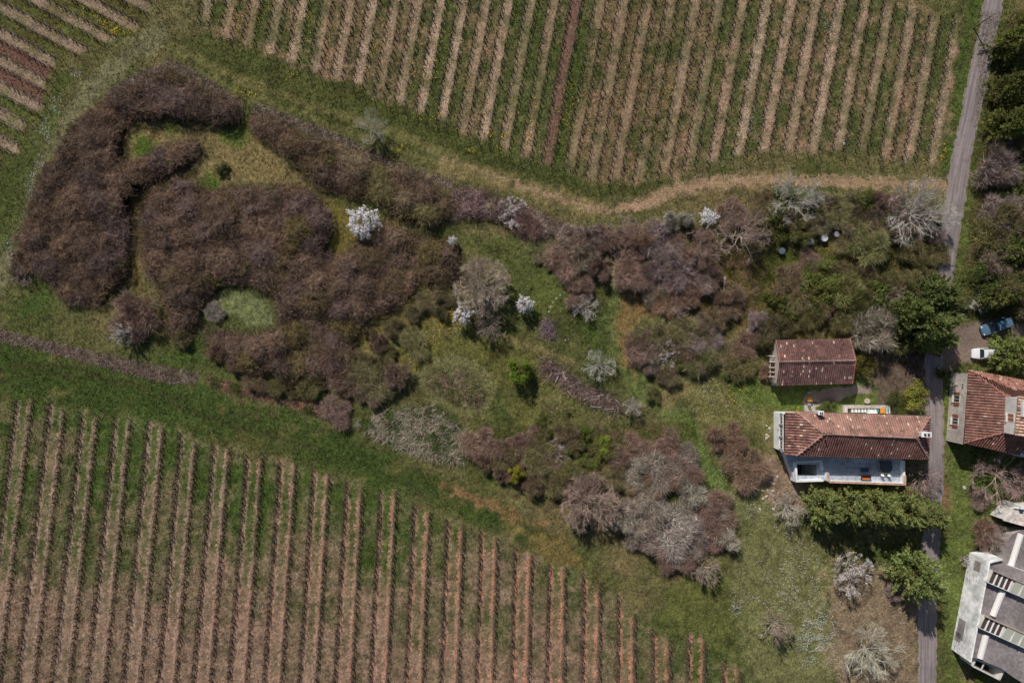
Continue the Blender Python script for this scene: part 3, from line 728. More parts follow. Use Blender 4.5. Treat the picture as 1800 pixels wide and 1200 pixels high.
    for a, b in (((hx0, hy0), (hx1, hy0)), ((hx1, hy0), (hx1, hy1)), ((hx1, hy1), (hx0, hy1)), ((hx0, hy1), (hx0, hy0))):
        st.quads([[(a[0], a[1], .05), (b[0], b[1], .05), (b[0], b[1], zt - .004), (a[0], a[1], zt - .004)]], sc_)
    well = local(st, 'stairwell', M_PLASTER, t)
    for k in range(6):
        local(MB().box(hx1 - .2 - k * .28, (hy0 + hy1) / 2, .055, .27, (hy1 - hy0) - .02, (zt - .1) * (6 - k) / 6.5, c(110, 108, 106)), 'step', M_CONC, well)
    pr = MB(); pw = .28
    def para(p, q, z1=zp, w=pw, cap=None, z0=zt + .004):
        p3, q3 = Vector((p[0], p[1], (z0 + z1) / 2)), Vector((q[0], q[1], (z0 + z1) / 2))
        pr.bar(p3, q3, w, z1 - z0, WHITE)
        if cap is not None: capb.bar(Vector((p[0], p[1], z1 + .03)), Vector((q[0], q[1], z1 + .03)), w + .06, .05, cap)
    capb = MB(); tan = c(190, 158, 138)
    I = lambda u, v: tuple(P(u, v, zt))[:2]
    para(I(1395.2, 843.6), I(1443, 842.2)); para(I(1395, 812.5), I(1396.5, 842)); para(I(1395, 811.5), I(1443.5, 809.5), zt + .5); para(I(1443, 811), I(1445, 826), zt + .35)
    para(I(1450.5, 829), I(1451, 843), zp + .1, .3, tan)
    para(I(1453, 844.3), I(1582, 848.8), zp, .26, tan); para(I(1583.8, 808), I(1583.8, 847.5), zp, .3, None); para(I(1583.8, 833), I(1583.8, 850), zp + .15, .32, tan)
    pa = local(pr, 'parapet', M_PLASTER, t); local(capb, 'coping', M_TILE, pa)
    # things on the terrace
    b = thing('garden_bench', 'dark bench with two orange cushions in the sun on the terrace', 'bench', P(1519.5, 837, zt))
    mb = MB(); bl = c(30, 34, 48)
    mb.box(0, -.1, .3, 1.35, .6, .08, bl); mb.box(0, .27, .38, 1.35, .1, .5, bl); mb.box(-.66, 0, .38, .06, .6, .28, bl); mb.box(.66, 0, .38, .06, .6, .28, bl)
    mb.build('frame', M_WOOD, b)
    for x in (-.6, .6):
        for y in (-.32, .22): MB().box(x, y, 0, .07, .07, .3, bl).build('leg', M_WOOD, b)
    for x in (-.32, .32): MB().box(x, -.14, .384, .6, .48, .14, c(226, 122, 56), bevel=.04).build('cushion', M_FABRIC, b)
    b = thing('low_table', 'low dark rectangular table on the shaded terrace behind the bench', 'table', P(1518, 824.5, zt))
    MB().box(0, 0, .36, 1.3, .66, .05, c(84, 88, 98)).build('tabletop', M_WOOD, b)
    for x in (-.55, .55):
        for y in (-.25, .25): MB().box(x, y, 0, .06, .06, .36, c(60, 62, 70)).build('leg', M_WOOD, b)
    b = thing('round_table', 'large dark round table in the shade at the east end of the terrace', 'table', P(1553.5, 819, zt))
    MB().lathe(0, 0, [(.0, .68), (1.0, .68), (1.03, .70), (1.0, .73), (.0, .73)], c(92, 92, 98), 24).build('tabletop', M_WOOD, b)
    MB().lathe(0, 0, [(.35, 0), (.32, .04), (.08, .1), (.08, .68)], c(70, 70, 76), 12).build('pedestal', M_METAL, b)
    def chair(u, v, z, rz, colr, label, group, seatcol=None):
        ch = thing('garden_chair', label, 'chair', P(u, v, z), group, rz)
        MB().box(0, 0, .42, .46, .44, .05, colr if seatcol is None else seatcol, bevel=.015).build('seat', M_PLASTIC, ch)
        bk = MB(); bk.box(0, .21, .46, .46, .05, .42, colr, bevel=.015); bk.build('backrest', M_PLASTIC, ch)
        for x in (-.2, .2):
            for y in (-.18, .18): MB().box(x, y, 0, .04, .04, .42, colr).build('leg', M_PLASTIC, ch)
    chair(1548.5, 832.5, zt, math.pi, c(226, 226, 222), 'white garden chair south of the round terrace table, the west one of the pair', 'white chairs by the terrace table')
    chair(1560, 833, zt, math.pi, c(226, 226, 222), 'white garden chair south of the round terrace table, the east one of the pair', 'white chairs by the terrace table')
    chair(1546, 811, zt, .3, c(90, 92, 98), 'dark garden chair behind the round terrace table nearer the bench', 'dark chairs by the terrace table')
    chair(1562, 812, zt, -.4, c(90, 92, 98), 'dark garden chair behind the round terrace table at the east parapet', 'dark chairs by the terrace table')
    # sunken yard by the north wall
    y = thing('sunken_yard', 'sunken yard with pale concrete rim and white railing against the north wall of the farmhouse', 'yard', P(1521, 719))
    rim = MB(); cc_ = c(178, 170, 160)
    a0, a1, b0, b1 = P(1479.5, 0).x, P(1561.5, 0).x, P(0, 726.2).y, P(0, 711.5).y
    rim.box((a0 + a1) / 2, b1 - .25, 0, a1 - a0, .5, .55, cc_); rim.box(a0 + .35, (b0 + b1 - .5) / 2, 0, .7, b1 - b0 - .504, .54, cc_); rim.box(a1 - .3, (b0 + b1 - .5) / 2, 0, .6, b1 - b0 - .504, .54, cc_)
    local(rim, 'rim', M_CONC, y)
    local(MB().box((a0 + a1) / 2, (b0 + b1) / 2, .0, a1 - a0 - 1.2, b1 - b0 - .6, .045, c(120, 100, 94)), 'floor', M_CONC, y)
    for k in range(8):
        local(MB().box(P(1496 + k * 5.6, 0).x, b0 + .45, .05, .2, .5, .5 + .1 * (k % 2), WHITE), 'baluster', M_PLASTER, y)
    local(MB().box(P(1531, 0).x, b0 + .32, .05, 1.5, .55, .62, c(206, 212, 212)), 'bench_block', M_PLASTER, y)
    def square_table(u, v, z, size, rz, label, colr):
        q = thing('square_table', label, 'table', P(u, v, z), None, rz)
        MB().box(0, 0, .70, size, size, .04, colr, bevel=.01).build('tabletop', M_PLASTIC, q)
        for sx in (-1, 1):
            for sy in (-1, 1): MB().box(sx * (size / 2 - .06), sy * (size / 2 - .06), 0, .05, .05, .7, c(120, 90, 60)).build('leg', M_METAL, q)
    square_table(1547.3, 720.6, .05, .82, .02, 'orange square table between turquoise chairs in the sunken yard', c(200, 136, 52))
    chair(1540, 721, .05, math.pi / 2, c(60, 130, 146), 'turquoise garden chair west of the orange table in the sunken yard', 'turquoise chairs in the sunken yard')
    chair(1555, 720, .05, -math.pi / 2, c(60, 130, 146), 'turquoise garden chair east of the orange table in the sunken yard', 'turquoise chairs in the sunken yard')
    square_table(1420.3, 700.3, .02, .8, .0, 'orange square table on the shaded brown patio behind the barn', c(190, 128, 52))
    chair(1420.3, 690, .02, 0, c(140, 142, 146), 'grey garden chair between the orange patio table and the barn', 'grey chairs at the patio table')
    chair(1420.3, 709, .02, math.pi, c(140, 142, 146), 'grey garden chair between the orange patio table and the farmhouse', 'grey chairs at the patio table')
    q = thing('stone_table', 'round stone table on the small lawn north of the sunken yard', 'table', P(1521, 704))
    MB().lathe(0, 0, [(0, .55), (.42, .55), (.45, .58), (.45, .66), (.42, .69), (0, .69)], c(180, 164, 150), 20).build('tabletop', M_STONE, q)
    MB().lathe(0, 0, [(.2, 0), (.16, .1), (.16, .55)], c(160, 148, 138), 10).build('pedestal', M_STONE, q)
main_house()

def barn():
    rng = np.random.default_rng(5)
    h = thing('barn', 'small old barn with a dark red gabled tile roof and pale west gable', 'barn', P(1434, 636))
    ze, zr = 3.0, 4.35
    NW, NE, SE, SW = P(1364, 597.5, ze), P(1493.5, 595, ze), P(1498, 673.5, ze), P(1367.5, 677, ze)
    RW, RE = P(1370.5, 635.3, zr), P(1504, 633.2, zr)
    roof, slab = MB(), MB()
    tiled_face(roof, slab, [NE, NW, RW, RE], .33, .42, [c(104, 76, 71), c(97, 72, 68), c(112, 84, 77)], rng, .035)
    tiled_face(roof, slab, [SW, SE, RE, RW], .33, .42, [c(112, 84, 80), c(104, 80, 76), c(120, 90, 86)], rng, .05)
    r = local(slab, 'roof', M_TILE, h); local(roof, 'roof_tile', M_TILE, r, 'stuff')
    rc = MB(); caps(rc, RW, RE, c(140, 116, 106), rng, .3); caps(rc, NE, RE, c(138, 98, 88), rng, .3); caps(rc, SE, RE, c(150, 100, 90), rng, .26); caps(rc, NW, RW, c(146, 106, 92), rng, .2)
    local(rc, 'ridge_tile', M_TILE, r, 'stuff')
    pt = MB()
    for k in range(12):
        u = rng.uniform(1375, 1492); v = rng.uniform(600, 628) if rng.random() < .8 else rng.uniform(640, 670)
        f = abs(v - 635) / 38; z = zr + (ze - zr) * f + .13
        p = P(u, v, z); pt.box(p.x, p.y, z, rng.uniform(.15, .5), rng.uniform(.2, .5), .03, c(150, 112, 100) * rng.uniform(.8, 1.1), .0)
    local(pt, 'loose_tile', M_TILE, r, 'stuff')
    x0, x1 = NW.x + .15, NE.x - .15; y1, y0 = NW.y - .3, SW.y + .3
    w = MB().extrude([(x0, y0), (x1, y0), (x1, y1), (x0, y1)], 0, ze - .12, c(176, 166, 154), top=False)
    for x in (x0, x1): w.tris([[(x, y0, ze - .12), (x, y1, ze - .12), (x, RW.y, zr - .25)]], c(176, 166, 154))
    local(w, 'wall', M_PLASTER, h)
    local(MB().box(x0 - .04, (y0 + y1) / 2 - 1, 0, .06, 2.2, 2.2, c(96, 70, 54)), 'door', M_WOOD, h)
    g = thing('pergola', 'small pergola of pale beams against the west gable of the barn', 'pergola', P(1352, 644))
    for v in (625.5, 635.8, 645.6, 653.8, 661.5):
        a = P(1351.5, v, 2.3); b = P(1364.5, v, 2.3); b.x = x0 - .08
        local(MB().bar(a, b, .13, .16, c(188, 180, 172)), 'beam', M_WOOD, g)
    local(MB().bar(P(1354, 624, 2.12), P(1354, 664, 2.12), .14, .16, c(150, 140, 130)), 'rail', M_WOOD, g)
    for v in (625.5, 644, 662.5):
        p = P(1354, v, 2.0); local(MB().box(p.x, p.y, 0, .14, .14, 2.0, c(150, 140, 130)), 'post', M_WOOD, g)
    s = thing('stone_sill', 'white stone step lying at the south-west corner of the barn', 'step', P(1361, 673))
    MB().box(0, 0, 0, .9, .7, .3, c(200, 194, 186), bevel=.03).build('slab', M_STONE, s)
barn()

def right_house():
    rng = np.random.default_rng(8)
    h = thing('villa', 'house with grey west wall, brown shutters and orange tile roof at the right edge', 'house', P(1760, 720))
    ze, zr = 4.25, 6.2
    A, B = P(1702, 650, ze), P(1694.5, 778, ze); RN, RS = P(1769.5, 697, zr), P(1765, 759, zr)
    NE, RNE = P(1880, 684, ze), P(1880, 697, zr)
    SE, RSE = P(1880, 818, ze), P(1880, 757, zr)
    roof, slab = MB(), MB()
    tiled_face(roof, slab, [A, B, RS, RN], .42, .45, [TILE_R * .85, TILE_N * .85, c(138, 106, 94), c(122, 92, 82)], rng, .03)
    tiled_face(roof, slab, [NE, A, RN, RNE], .4, .45, [TILE_N * 1.05, SALMON, TILE_N], rng, .05)
    tiled_face(roof, slab, [B, SE, RSE, RS], .42, .45, [TILE_N, TILE_N * .9, c(150, 100, 84)], rng, .02)
    r = local(slab, 'roof', M_TILE, h); local(roof, 'roof_tile', M_TILE, r, 'stuff')
    rc = MB(); caps(rc, A, RN, c(150, 104, 88), rng, .22); caps(rc, B, RS, c(154, 112, 96), rng, .26); local(rc, 'ridge_tile', M_TILE, r, 'stuff')
    w0, w1 = P(1671.5, 654), P(1663, 774)
    ring = [(w0.x, w0.y), (w1.x, w1.y), (SE.x, SE.y + .3), (NE.x, NE.y - .3)]
    wl = MB().extrude(ring, 0, ze - .1, c(180, 172, 162), top=False)
    local(wl, 'wall', M_CONC, h)
    d = Vector((w1.x - w0.x, w1.y - w0.y, 0)).normalized(); out = Vector((d.y, -d.x, 0))
    if out.x > 0: out = -out
    for f in (.375, .695):
        p = Vector((w0.x, w0.y, 0)).lerp(Vector((w1.x, w1.y, 0)), f) + Vector((0, 0, 1.95)) + out * .02
        window(h, p, .95, 1.35, out, shutters=c(126, 70, 44))
    pp = MB()
    for f in (.16, .2): q = Vector((w0.x, w0.y, 3.1)).lerp(Vector((w1.x, w1.y, 3.1)), f); pp.box(q.x - .05, q.y, 3.1, .14, .14, .2, c(70, 66, 64))
    local(pp, 'wall_vent', M_METAL, h)
    # upper storey standing through the roof
    t0, t1 = P(1766.5, 697.5, 6.1), P(1763.5, 760, 6.1); zt = 8.6
    xr = P(1880, 0, 6).x
    ring = [(t0.x, t0.y), (t1.x, t1.y), (xr, t1.y), (xr, t0.y)]
    up = local(MB().extrude(ring, 5.2, zt, c(196, 194, 190), top=False), 'upper_storey', M_PLASTER, h)
    p = Vector((t0.x, t0.y, 0)).lerp(Vector((t1.x, t1.y, 0)), .55) + Vector((-.02, 0, 7.55))
    window(h, p, 1.1, 1.2, (-1, 0, 0), panecol=c(150, 96, 70))
    roof2, slab2 = MB(), MB()
    e0, e1 = P(1789.5, 698, zt + .05), P(1783, 763.5, zt + .05)
    tiled_face(roof2, slab2, [e0, e1, P(1880, 763.5, zt + 2), P(1880, 698, zt + 2)], .46, .46, [c(176, 140, 122), c(160, 118, 100), c(186, 156, 138)], rng, .15)
    r2 = local(slab2, 'upper_roof', M_TILE, h); local(roof2, 'roof_tile', M_TILE, r2, 'stuff')
    sk = P(1803, 719, 9.2); local(MB().box(sk.x, sk.y, 8.8, 1.0, 2.2, .5, c(200, 202, 204)), 'roof_lantern', M_PLASTER, r2)
    tr = P(1808, 792, 4.4); local(MB().box(tr.x, tr.y, 0, 2.6, 1.8, 4.6, c(190, 200, 206)), 'white_annex', M_PLASTER, h)
right_house()

def works():
    """flat-roofed white workshop in the lower right corner"""
    rng = np.random.default_rng(9)
    h = thing('workshop', 'white flat-roofed workshop with skylight ridges and a stained long west wall', 'building', P(1760, 1080))
    zt, zr = 4.55, 4.0
    Z = lambda x, y, z=zt: P(1640 + x / 3.75, 880 + y / 3.75, z)
    NWt, SWt, NEt = Z(370, 400), Z(245, 1063), Z(460, 382)
    ring = [NWt, SWt, Z(280, 1040), Z(470, 1115), Z(560, 1180), Z(760, 1300), Z(760, 520), Z(505, 430), NEt]
    xy = [(p.x, p.y) for p in ring]
    wl = MB().extrude(xy, 0, zr, c(214, 216, 216), top=False); w = local(wl, 'wall', M_GRIME, h)
    zw = 2.6; wing = [(p.x, p.y) for p in (Z(462, 400, zw), Z(505, 436, zw), Z(760, 520, zw), Z(760, 170, zw), Z(575, 196, zw), Z(520, 222, zw), Z(480, 285, zw))]
    wg = local(MB().extrude(wing, 0, zw, c(150, 144, 138), top=False), 'wing_wall', M_GRIME, h)
    local(MB().poly([(x, y, zw + .004) for x, y in wing], c(122, 116, 114)), 'wing_roof', M_CONC, wg)
    fl = MB().poly([(x, y, zr + .004) for x, y in xy], c(126, 120, 119)); local(fl, 'flat_roof', M_CONC, h)
    pr = MB()
    def para(p, q, z0=zr + .008, z1=zt, w_=.22, colr=WHITE):
        pr.bar(Vector((p[0], p[1], (z0 + z1) / 2)), Vector((q[0], q[1], (z0 + z1) / 2)), w_, z1 - z0, colr)
    ins = Vector((.1, -.1, 0))
    para(NWt + Vector((.11, 0, 0)), SWt + Vector((.11, .0, 0))); para(NWt + Vector((.23, -.11, 0)), NEt + Vector((0, -.11, 0)))
    local(pr, 'parapet', M_GRIME, h)
    # soot and damp boards on the west wall
    d = Vector(SWt - NWt); d.z = 0; out = Vector((d.y, -d.x, 0)).normalized()
    if out.x > 0: out = -out
    for f, ln, z0, z1, colr in ((.045, 1.5, 1.6, 3.0, c(140, 130, 126)), (.66, 3.1, .5, 2.1, c(128, 124, 124)), (.80, 1.4, .3, 1.6, c(140, 136, 136))):
        p = Vector((NWt.x, NWt.y, 0)).lerp(Vector((SWt.x, SWt.y, 0)), f + ln / 2 / d.length) + out * .02 + Vector((0, 0, (z0 + z1) / 2))
        local(MB().quads(obox(p, d.normalized(), out, (0, 0, 1), ln, .04, z1 - z0), colr), 'wall_panel', M_CONC, w)
    sm = MB()
    for k in range(90):
        f = rng.choice([rng.uniform(.15, .3), rng.uniform(.68, .97)]); z = rng.uniform(.4, 3.2)
        p = Vector((NWt.x, NWt.y, z)).lerp(Vector((SWt.x, SWt.y, z)), f) + out * .008
        sm.quads(obox(p, d.normalized(), out, (0, 0, 1), rng.uniform(.08, .7), .014, rng.uniform(.03, .1)), c(150, 148, 150))
    local(sm, 'damp_stain', M_CONC, w, 'stuff')
    # long white barrel vents
    for (x0, y0), (x1, y1), wd, zv in (((578, 215), (512, 425), .95, 2.62), ((458, 590), (392, 755), 1.0, 4.0), ((348, 880), (308, 1035), .95, 4.0)):
        p, q = Z(x0, y0, zv), Z(x1, y1, zv); dd = (q - p).normalized(); s_ = Vector((-dd.y, dd.x, 0)); a = np.linspace(0, math.pi, 8)
        vb = MB(); R0 = [p + s_ * math.cos(t) * wd / 2 + Vector((0, 0, .02 + math.sin(t) * .5)) for t in a]; R1 = [v + (q - p) for v in R0]
        vb.quads([[R0[i], R0[i + 1], R1[i + 1], R1[i]] for i in range(7)], c(214, 212, 208)); vb.tris([[R0[0], R0[i], R0[i + 1]] for i in range(1, 7)], OFFW); vb.tris([[R1[0], R1[i], R1[i + 1]] for i in range(1, 7)], OFFW)
        ve = local(vb, 'barrel_vent', M_METAL if False else M_PLASTIC, h)
    # raised skylight ridges: brown panes in white frames, then ribbed pale panels
    for (x0, y0), slope_end, sy in (((396, 458), (760, 615), 86), ((342, 758), (760, 945), 84)):
        a, b = Z(x0, y0, zr + 1.1), Z(*slope_end, zr + 1.1)
        dd = (b - a).normalized(); s_ = Vector((dd.y, -dd.x, 0))
        if s_.y > 0: s_ = -s_
        wd = 2.05; L = (b - a).length
        base = [a, b, b + s_ * wd, a + s_ * wd]
        m = MB().extrude([(p.x, p.y) for p in base], zr + .01, zr + 1.06, OFFW, top=True); rdg = local(m, 'skylight', M_PLASTER, h)
        top = zr + 1.1
        P2 = lambda t, s2, z=top: Vector((a.x, a.y, 0)) + dd * t + s_ * s2 + Vector((0, 0, z))
        for k in range(4):
            t0, t1 = .12 + k * .82, .12 + k * .82 + .6
            local(MB().quads(obox(P2((t0 + t1) / 2, wd / 2, zr + 1.075), dd, s_, (0, 0, 1), t1 - t0, wd - .3, .03), c(78, 66, 60) if k < 3 else c(78, 58, 52)), 'pane', M_GLASS, rdg)
            local(MB().quads(obox(P2(t1 + .11, wd / 2, zr + 1.13), dd, s_, (0, 0, 1), .16, wd - .06, .14), WHITE), 'frame_bar', M_PLASTIC, rdg)
        k = 0; t = 3.65
        while t < L - .3:
            local(MB().quads([[P2(t, .12, top + .25), P2(min(t + 1.28, L), .12, top + .25), P2(min(t + 1.28, L), wd - .1, top - .02), P2(t, wd - .1, top - .02)]], c(172, 176, 162) * (1 - .05 * (k % 3))), 'translucent_panel', M_PLASTIC, rdg)
            local(MB().quads(obox(P2(t + 1.34, wd / 2, top + .14), dd, s_, (0, 0, 1), .09, wd - .1, .2), c(206, 206, 200)), 'rib', M_PLASTIC, rdg)
            t += 1.4; k += 1
        local(MB().quads(obox(P2(L / 2, .02, top + .16), dd, s_, (0, 0, 1), L, .1, .5), c(158, 136, 120)), 'ridge_board', M_WOOD, rdg)
    # open lean-to at the south end
    l = thing('lean_to', 'open concrete lean-to with dark interior at the south end of the workshop', 'shed', P(1737, 1175))
    q = [Z(283, 1045, 3.2), Z(468, 1118, 3.2), Z(440, 1178, 3.2), Z(262, 1088, 3.2)]
    lw = MB()
    for a, b in zip(q, q[1:] + q[:1]):
        lw.bar(Vector((a.x, a.y, 1.6)), Vector((b.x, b.y, 1.6)), .2, 3.2, OFFW)
    local(lw, 'wall', M_PLASTER, l)
    local(MB().poly([(p.x, p.y, .05) for p in q], c(66, 60, 58)), 'floor', M_CONC, l)
    mid = (q[0] + q[2]) / 2; local(MB().bar(q[0].lerp(q[1], .3), q[3].lerp(q[2], .3), .16, .12, OFFW), 'crossbeam', M_PLASTER, l)
    # pale sheet roof beyond the dead ivy
    s = thing('sheet_roof_shed', 'small shed with pale corrugated sheet roof north of the workshop', 'shed', P(1790, 912))
    a, b, cc_, d_ = Z(460, 128, 3.2), Z(540, 45, 3.4), Z(700, 30, 3.4), Z(700, 195, 3.2)
    c2 = Z(590, 168, 3.2)
    MBs = MB(); n = 26
    for k in range(n):
        p0, p1 = a.lerp(d_, k / n), a.lerp(d_, (k + 1) / n); r0, r1 = b.lerp(cc_, k / n), b.lerp(cc_, (k + 1) / n)
        mp, mr = (p0 + p1) / 2 + Vector((0, 0, .09)), (r0 + r1) / 2 + Vector((0, 0, .09)); cl = vary(c(190, 182, 174), 1, rng, .15, .02)[0]
        MBs.quads([[p0, mp, mr, r0], [mp, p1, r1, mr]], cl)
    local(MBs, 'sheet_roof', M_CONC, s)
    rr = [(a.x + .2, a.y + .1), (d_.x, d_.y + .1), (cc_.x, cc_.y - .2), (b.x + .1, b.y - .2)]
    local(MB().extrude(rr, 0, 3.1, OFFW, top=False), 'wall', M_PLASTER, s)
    ch = Z(585, 42, 4.0); local(MB().box(ch.x, ch.y, 0, .5, .5, 4.2, WHITE), 'chimney', M_PLASTER, s)
    local(MB().bar(Z(530, 42, 3.6), Z(640, 60, 3.6), .25, .15, WHITE), 'ridge_beam', M_PLASTER, s)
works()

# ------------------------------------------------------------------ vehicles
def car(u, v, rz, body_col, L, W, hgt, hood, roof_start, roof_end, label, name, roofcol=None, z=0.0):
    """hood and roof lengths are measured from the nose"""
    o = thing(name, label, 'car', P(u, v, z), None, rz)
    X = L / 2
    # lower body lofted along its length: x, half width, shoulder height
    st = [(X, .70, .50), (X - .1, .82, .62), (X - .5, .96, .78), (X - hood, 1.0, .90), (0, 1.0, .93), (-X + .9, .99, .94), (-X + .25, .94, .92), (-X + .04, .86, .80)]
    sec = []
    for x, wf, zs in st:
        w = W / 2 * wf
        sec.append([(x, -w * .90, .22), (x, -w, .42), (x, -w, zs - .14), (x, -w * .93, zs - .02), (x, -w * .6, zs + .03), (x, 0, zs + .05), (x, w * .6, zs + .03), (x, w * .93, zs - .02), (x, w, zs - .14), (x, w, .42), (x, w * .90, .22)])
    mb = MB()
    for A, B in zip(sec[:-1], sec[1:]): mb.quads([[A[i], A[i + 1], B[i + 1], B[i]] for i in range(10)] + [[A[10], A[0], B[0], B[10]]], body_col)
    for A in (sec[0], sec[-1]): mb.poly(A, body_col)
    mb.build('body', M_PAINT, o)
    # cabin
    xb, xr0, xr1, xe = X - hood, X - roof_start, X - roof_end, -X + .12
    wb, wr = W / 2 * .93, W / 2 * .76; zb, zr = .93, hgt
    rc = body_col if roofcol is None else roofcol
    rf = MB(); xs = np.linspace(xr0, xr1, 6)
    def rp(x, t): return (x, wr * t, zr - .05 * t * t - .04 * abs((x - (xr0 + xr1) / 2) / (xr0 - xr1) * 2) ** 2)
    ts = (-1, -.6, 0, .6, 1)
    rf.quads([[rp(xs[i], ts[j]), rp(xs[i + 1], ts[j]), rp(xs[i + 1], ts[j + 1]), rp(xs[i], ts[j + 1])] for i in range(5) for j in range(4)], rc)
    for s_ in (-1, 1):
        for (x0, xx) in ((xb - .05, xr0), ((xr0 + xr1) / 2, (xr0 + xr1) / 2), (xe + .1, xr1)):
            rf.bar(Vector((x0, s_ * wb * .99, zb)), Vector((xx, s_ * wr, zr - .06)), .09, .06, rc)
    rf.build('roof', M_PAINT, o)
    gl = c(34, 40, 48); q = 1.0
    MB().quads([[(xb, -wb * .95, zb + .03), (xb, wb * .95, zb + .03), (xr0 - .01, wr * .97, zr - .07), (xr0 - .01, -wr * .97, zr - .07)]], gl).build('windscreen', M_GLASS, o)
    MB().quads([[(xe, wb * .93, zb + .02), (xe, -wb * .93, zb + .02), (xr1, -wr * .96, zr - .08), (xr1, wr * .96, zr - .08)]], gl).build('rear_window', M_GLASS, o)
    for s_ in (-1, 1):
        MB().quads([[(xb - .06, s_ * wb * .985, zb), (xe + .1, s_ * wb * .985, zb), (xr1 + .05, s_ * wr * .985, zr - .07), (xr0 - .05, s_ * wr * .985, zr - .07)]], gl).build('side_window', M_GLASS, o)
        m = MB(); m.box(xb - .35, s_ * (W / 2 + .08), .88, .14, .2, .14, body_col * .5, bevel=.04); m.build('mirror', M_PLASTIC, o)
        MB().box(X - .2, s_ * W * .33, .55, .24, .32, .12, c(226, 226, 222), bevel=.04).build('headlight', M_GLASS, o)
        MB().box(-X + .1, s_ * W * .38, .62, .12, .2, .2, c(150, 30, 26), bevel=.03).build('tail_light', M_GLASS, o)
        for x in (X - .78, -X + .8):
            ty = MB(); ang = np.linspace(0, 2 * math.pi, 17)
            y0, y1 = s_ * (W / 2 - .2), s_ * (W / 2 + .01)
            ring = lambda y, r: [(x + r * math.cos(t), y, .31 + r * math.sin(t)) for t in ang[:-1]]
            a, b, e, g = ring(y0, .29), ring(y0 + s_ * .02, .31), ring(y1, .31), ring(y1, .2)
            for A, B in ((a, b), (b, e), (e, g)): ty.quads([[A[i], A[(i + 1) % 16], B[(i + 1) % 16], B[i]] for i in range(16)], c(34, 33, 33))
            wh = ty.build('wheel', M_RUBBER, o)
            rm = MB(); rm.poly(ring(y1 - s_ * .02, .2), c(150, 150, 152)); rm.build('rim', M_METAL, wh)
    MB().box(X - .02, 0, .3, .14, W * .78, .2, body_col * .6, bevel=.05).build('front_bumper', M_PLASTIC, o)
    MB().box(-X + .02, 0, .32, .14, W * .8, .2, body_col * .6, bevel=.05).build('rear_bumper', M_PLASTIC, o)
    return o
car(1746, 573, math.atan2(-17.5, -46) + 0.0, c(84, 112, 134), 4.75, 1.8, 1.62, 1.05, 1.95, 4.45, 'blue estate car parked nose towards the lane under the right-hand trees', 'parked_car')
car(1727, 621, math.pi, c(216, 220, 222), 4.1, 1.7, 1.5, 1.0, 1.35, 3.6, 'white car half hidden under the conifer in the drive', 'parked_car')
# ------------------------------------------------------------------ plants: a few of each kind are grown, then copied
def norm(a): return a / (np.linalg.norm(a, axis=1, keepdims=True) + 1e-9)

PROTO = {}
def blobs(rng, n, spread=.70):
    a = rng.uniform(0, 6.283, n); q = np.sqrt(rng.uniform(0, 1, n)) * spread
    return np.stack([np.cos(a) * q, np.sin(a) * q, rng.uniform(.15, .58, n)], 1), rng.uniform(.18, .42, n)
def proto_shrub(key, n, twigs, twig_col, leaves=0, leaf_col=None, leaf_size=.055, nblob=13, fuzzy=.24):
    out = []
    for i in range(n):
        rng = np.random.default_rng(1000 + i * 7 + sum(map(ord, key)))
        ctr, rad = blobs(rng, nblob)
        st = MB(); ns = 16
        p0 = rng.normal(size=(ns, 3)) * (.06, .06, 0); tgt = ctr[rng.integers(0, nblob, ns)] * (1, 1, .8) + rng.normal(size=(ns, 3)) * .1
        tgt[:, 2] = np.abs(tgt[:, 2]) + .1
        st.prisms(p0, tgt, .022, .009, twig_col * .8, 5)
        cr = MB()
        b = rng.integers(0, nblob, twigs); d = norm(rng.normal(size=(twigs, 3)) + (0, 0, .35)); d[:, 2] = np.where(d[:, 2] < -.3, -d[:, 2], d[:, 2])
        p = ctr[b] + d * rad[b][:, None] * rng.uniform(.35, .98, (twigs, 1)); p[:, 2] = np.clip(p[:, 2], .03, None)
        dirs = d + norm(p) * .6 + rng.normal(size=(twigs, 3)) * .55
        tone = (1 + rng.uniform(-.12, .12, (nblob, 1)))[b]
        cr.blades(p, dirs, rng.uniform(.5, 1.2, twigs) * fuzzy, rng.uniform(.007, .013, twigs), vary(twig_col, twigs, rng, .36, .05) * tone, rng)
        # a few long arching canes in a paler tone
        m = twigs // 14; b = rng.integers(0, nblob, m); d = norm(rng.normal(size=(m, 3)) + (0, 0, .6)); p = ctr[b] + d * rad[b][:, None] * .85; p[:, 2] = np.clip(p[:, 2], .05, None)
        cr.blades(p, rng.normal(size=(m, 3)) * (1, 1, .4) + d * .6, rng.uniform(.2, .45, m), .013, vary(twig_col * 1.7, m, rng, .25, .05), rng)
        crowns = [('crown', cr.mesh(key + '_crown', M_TWIG))]
        if leaves:
            f = MB(); nc = leaves // 10; b = rng.integers(0, nblob, nc); d = norm(rng.normal(size=(nc, 3)) + (0, 0, .45))
            q = ctr[b] + d * rad[b][:, None] * rng.uniform(.6, 1.02, (nc, 1)); q[:, 2] = np.clip(q[:, 2], .04, None)
            tone = vary(leaf_col, nc, rng, .25, .08)
            q = np.repeat(q, 10, 0) + rng.normal(size=(nc * 10, 3)) * .045
            f.leaves(q, np.repeat(d, 10, 0) + rng.normal(size=q.shape) * .6, rng.uniform(.6, 1.35, len(q)) * leaf_size, np.repeat(tone, 10, 0) * (1 + rng.uniform(-.2, .2, (len(q), 1))), rng)
            crowns.append(('leaves', f.mesh(key + '_leaves', M_LEAF)))
        out.append((st.mesh(key + '_stems', M_TWIG), crowns))
    PROTO[key] = out
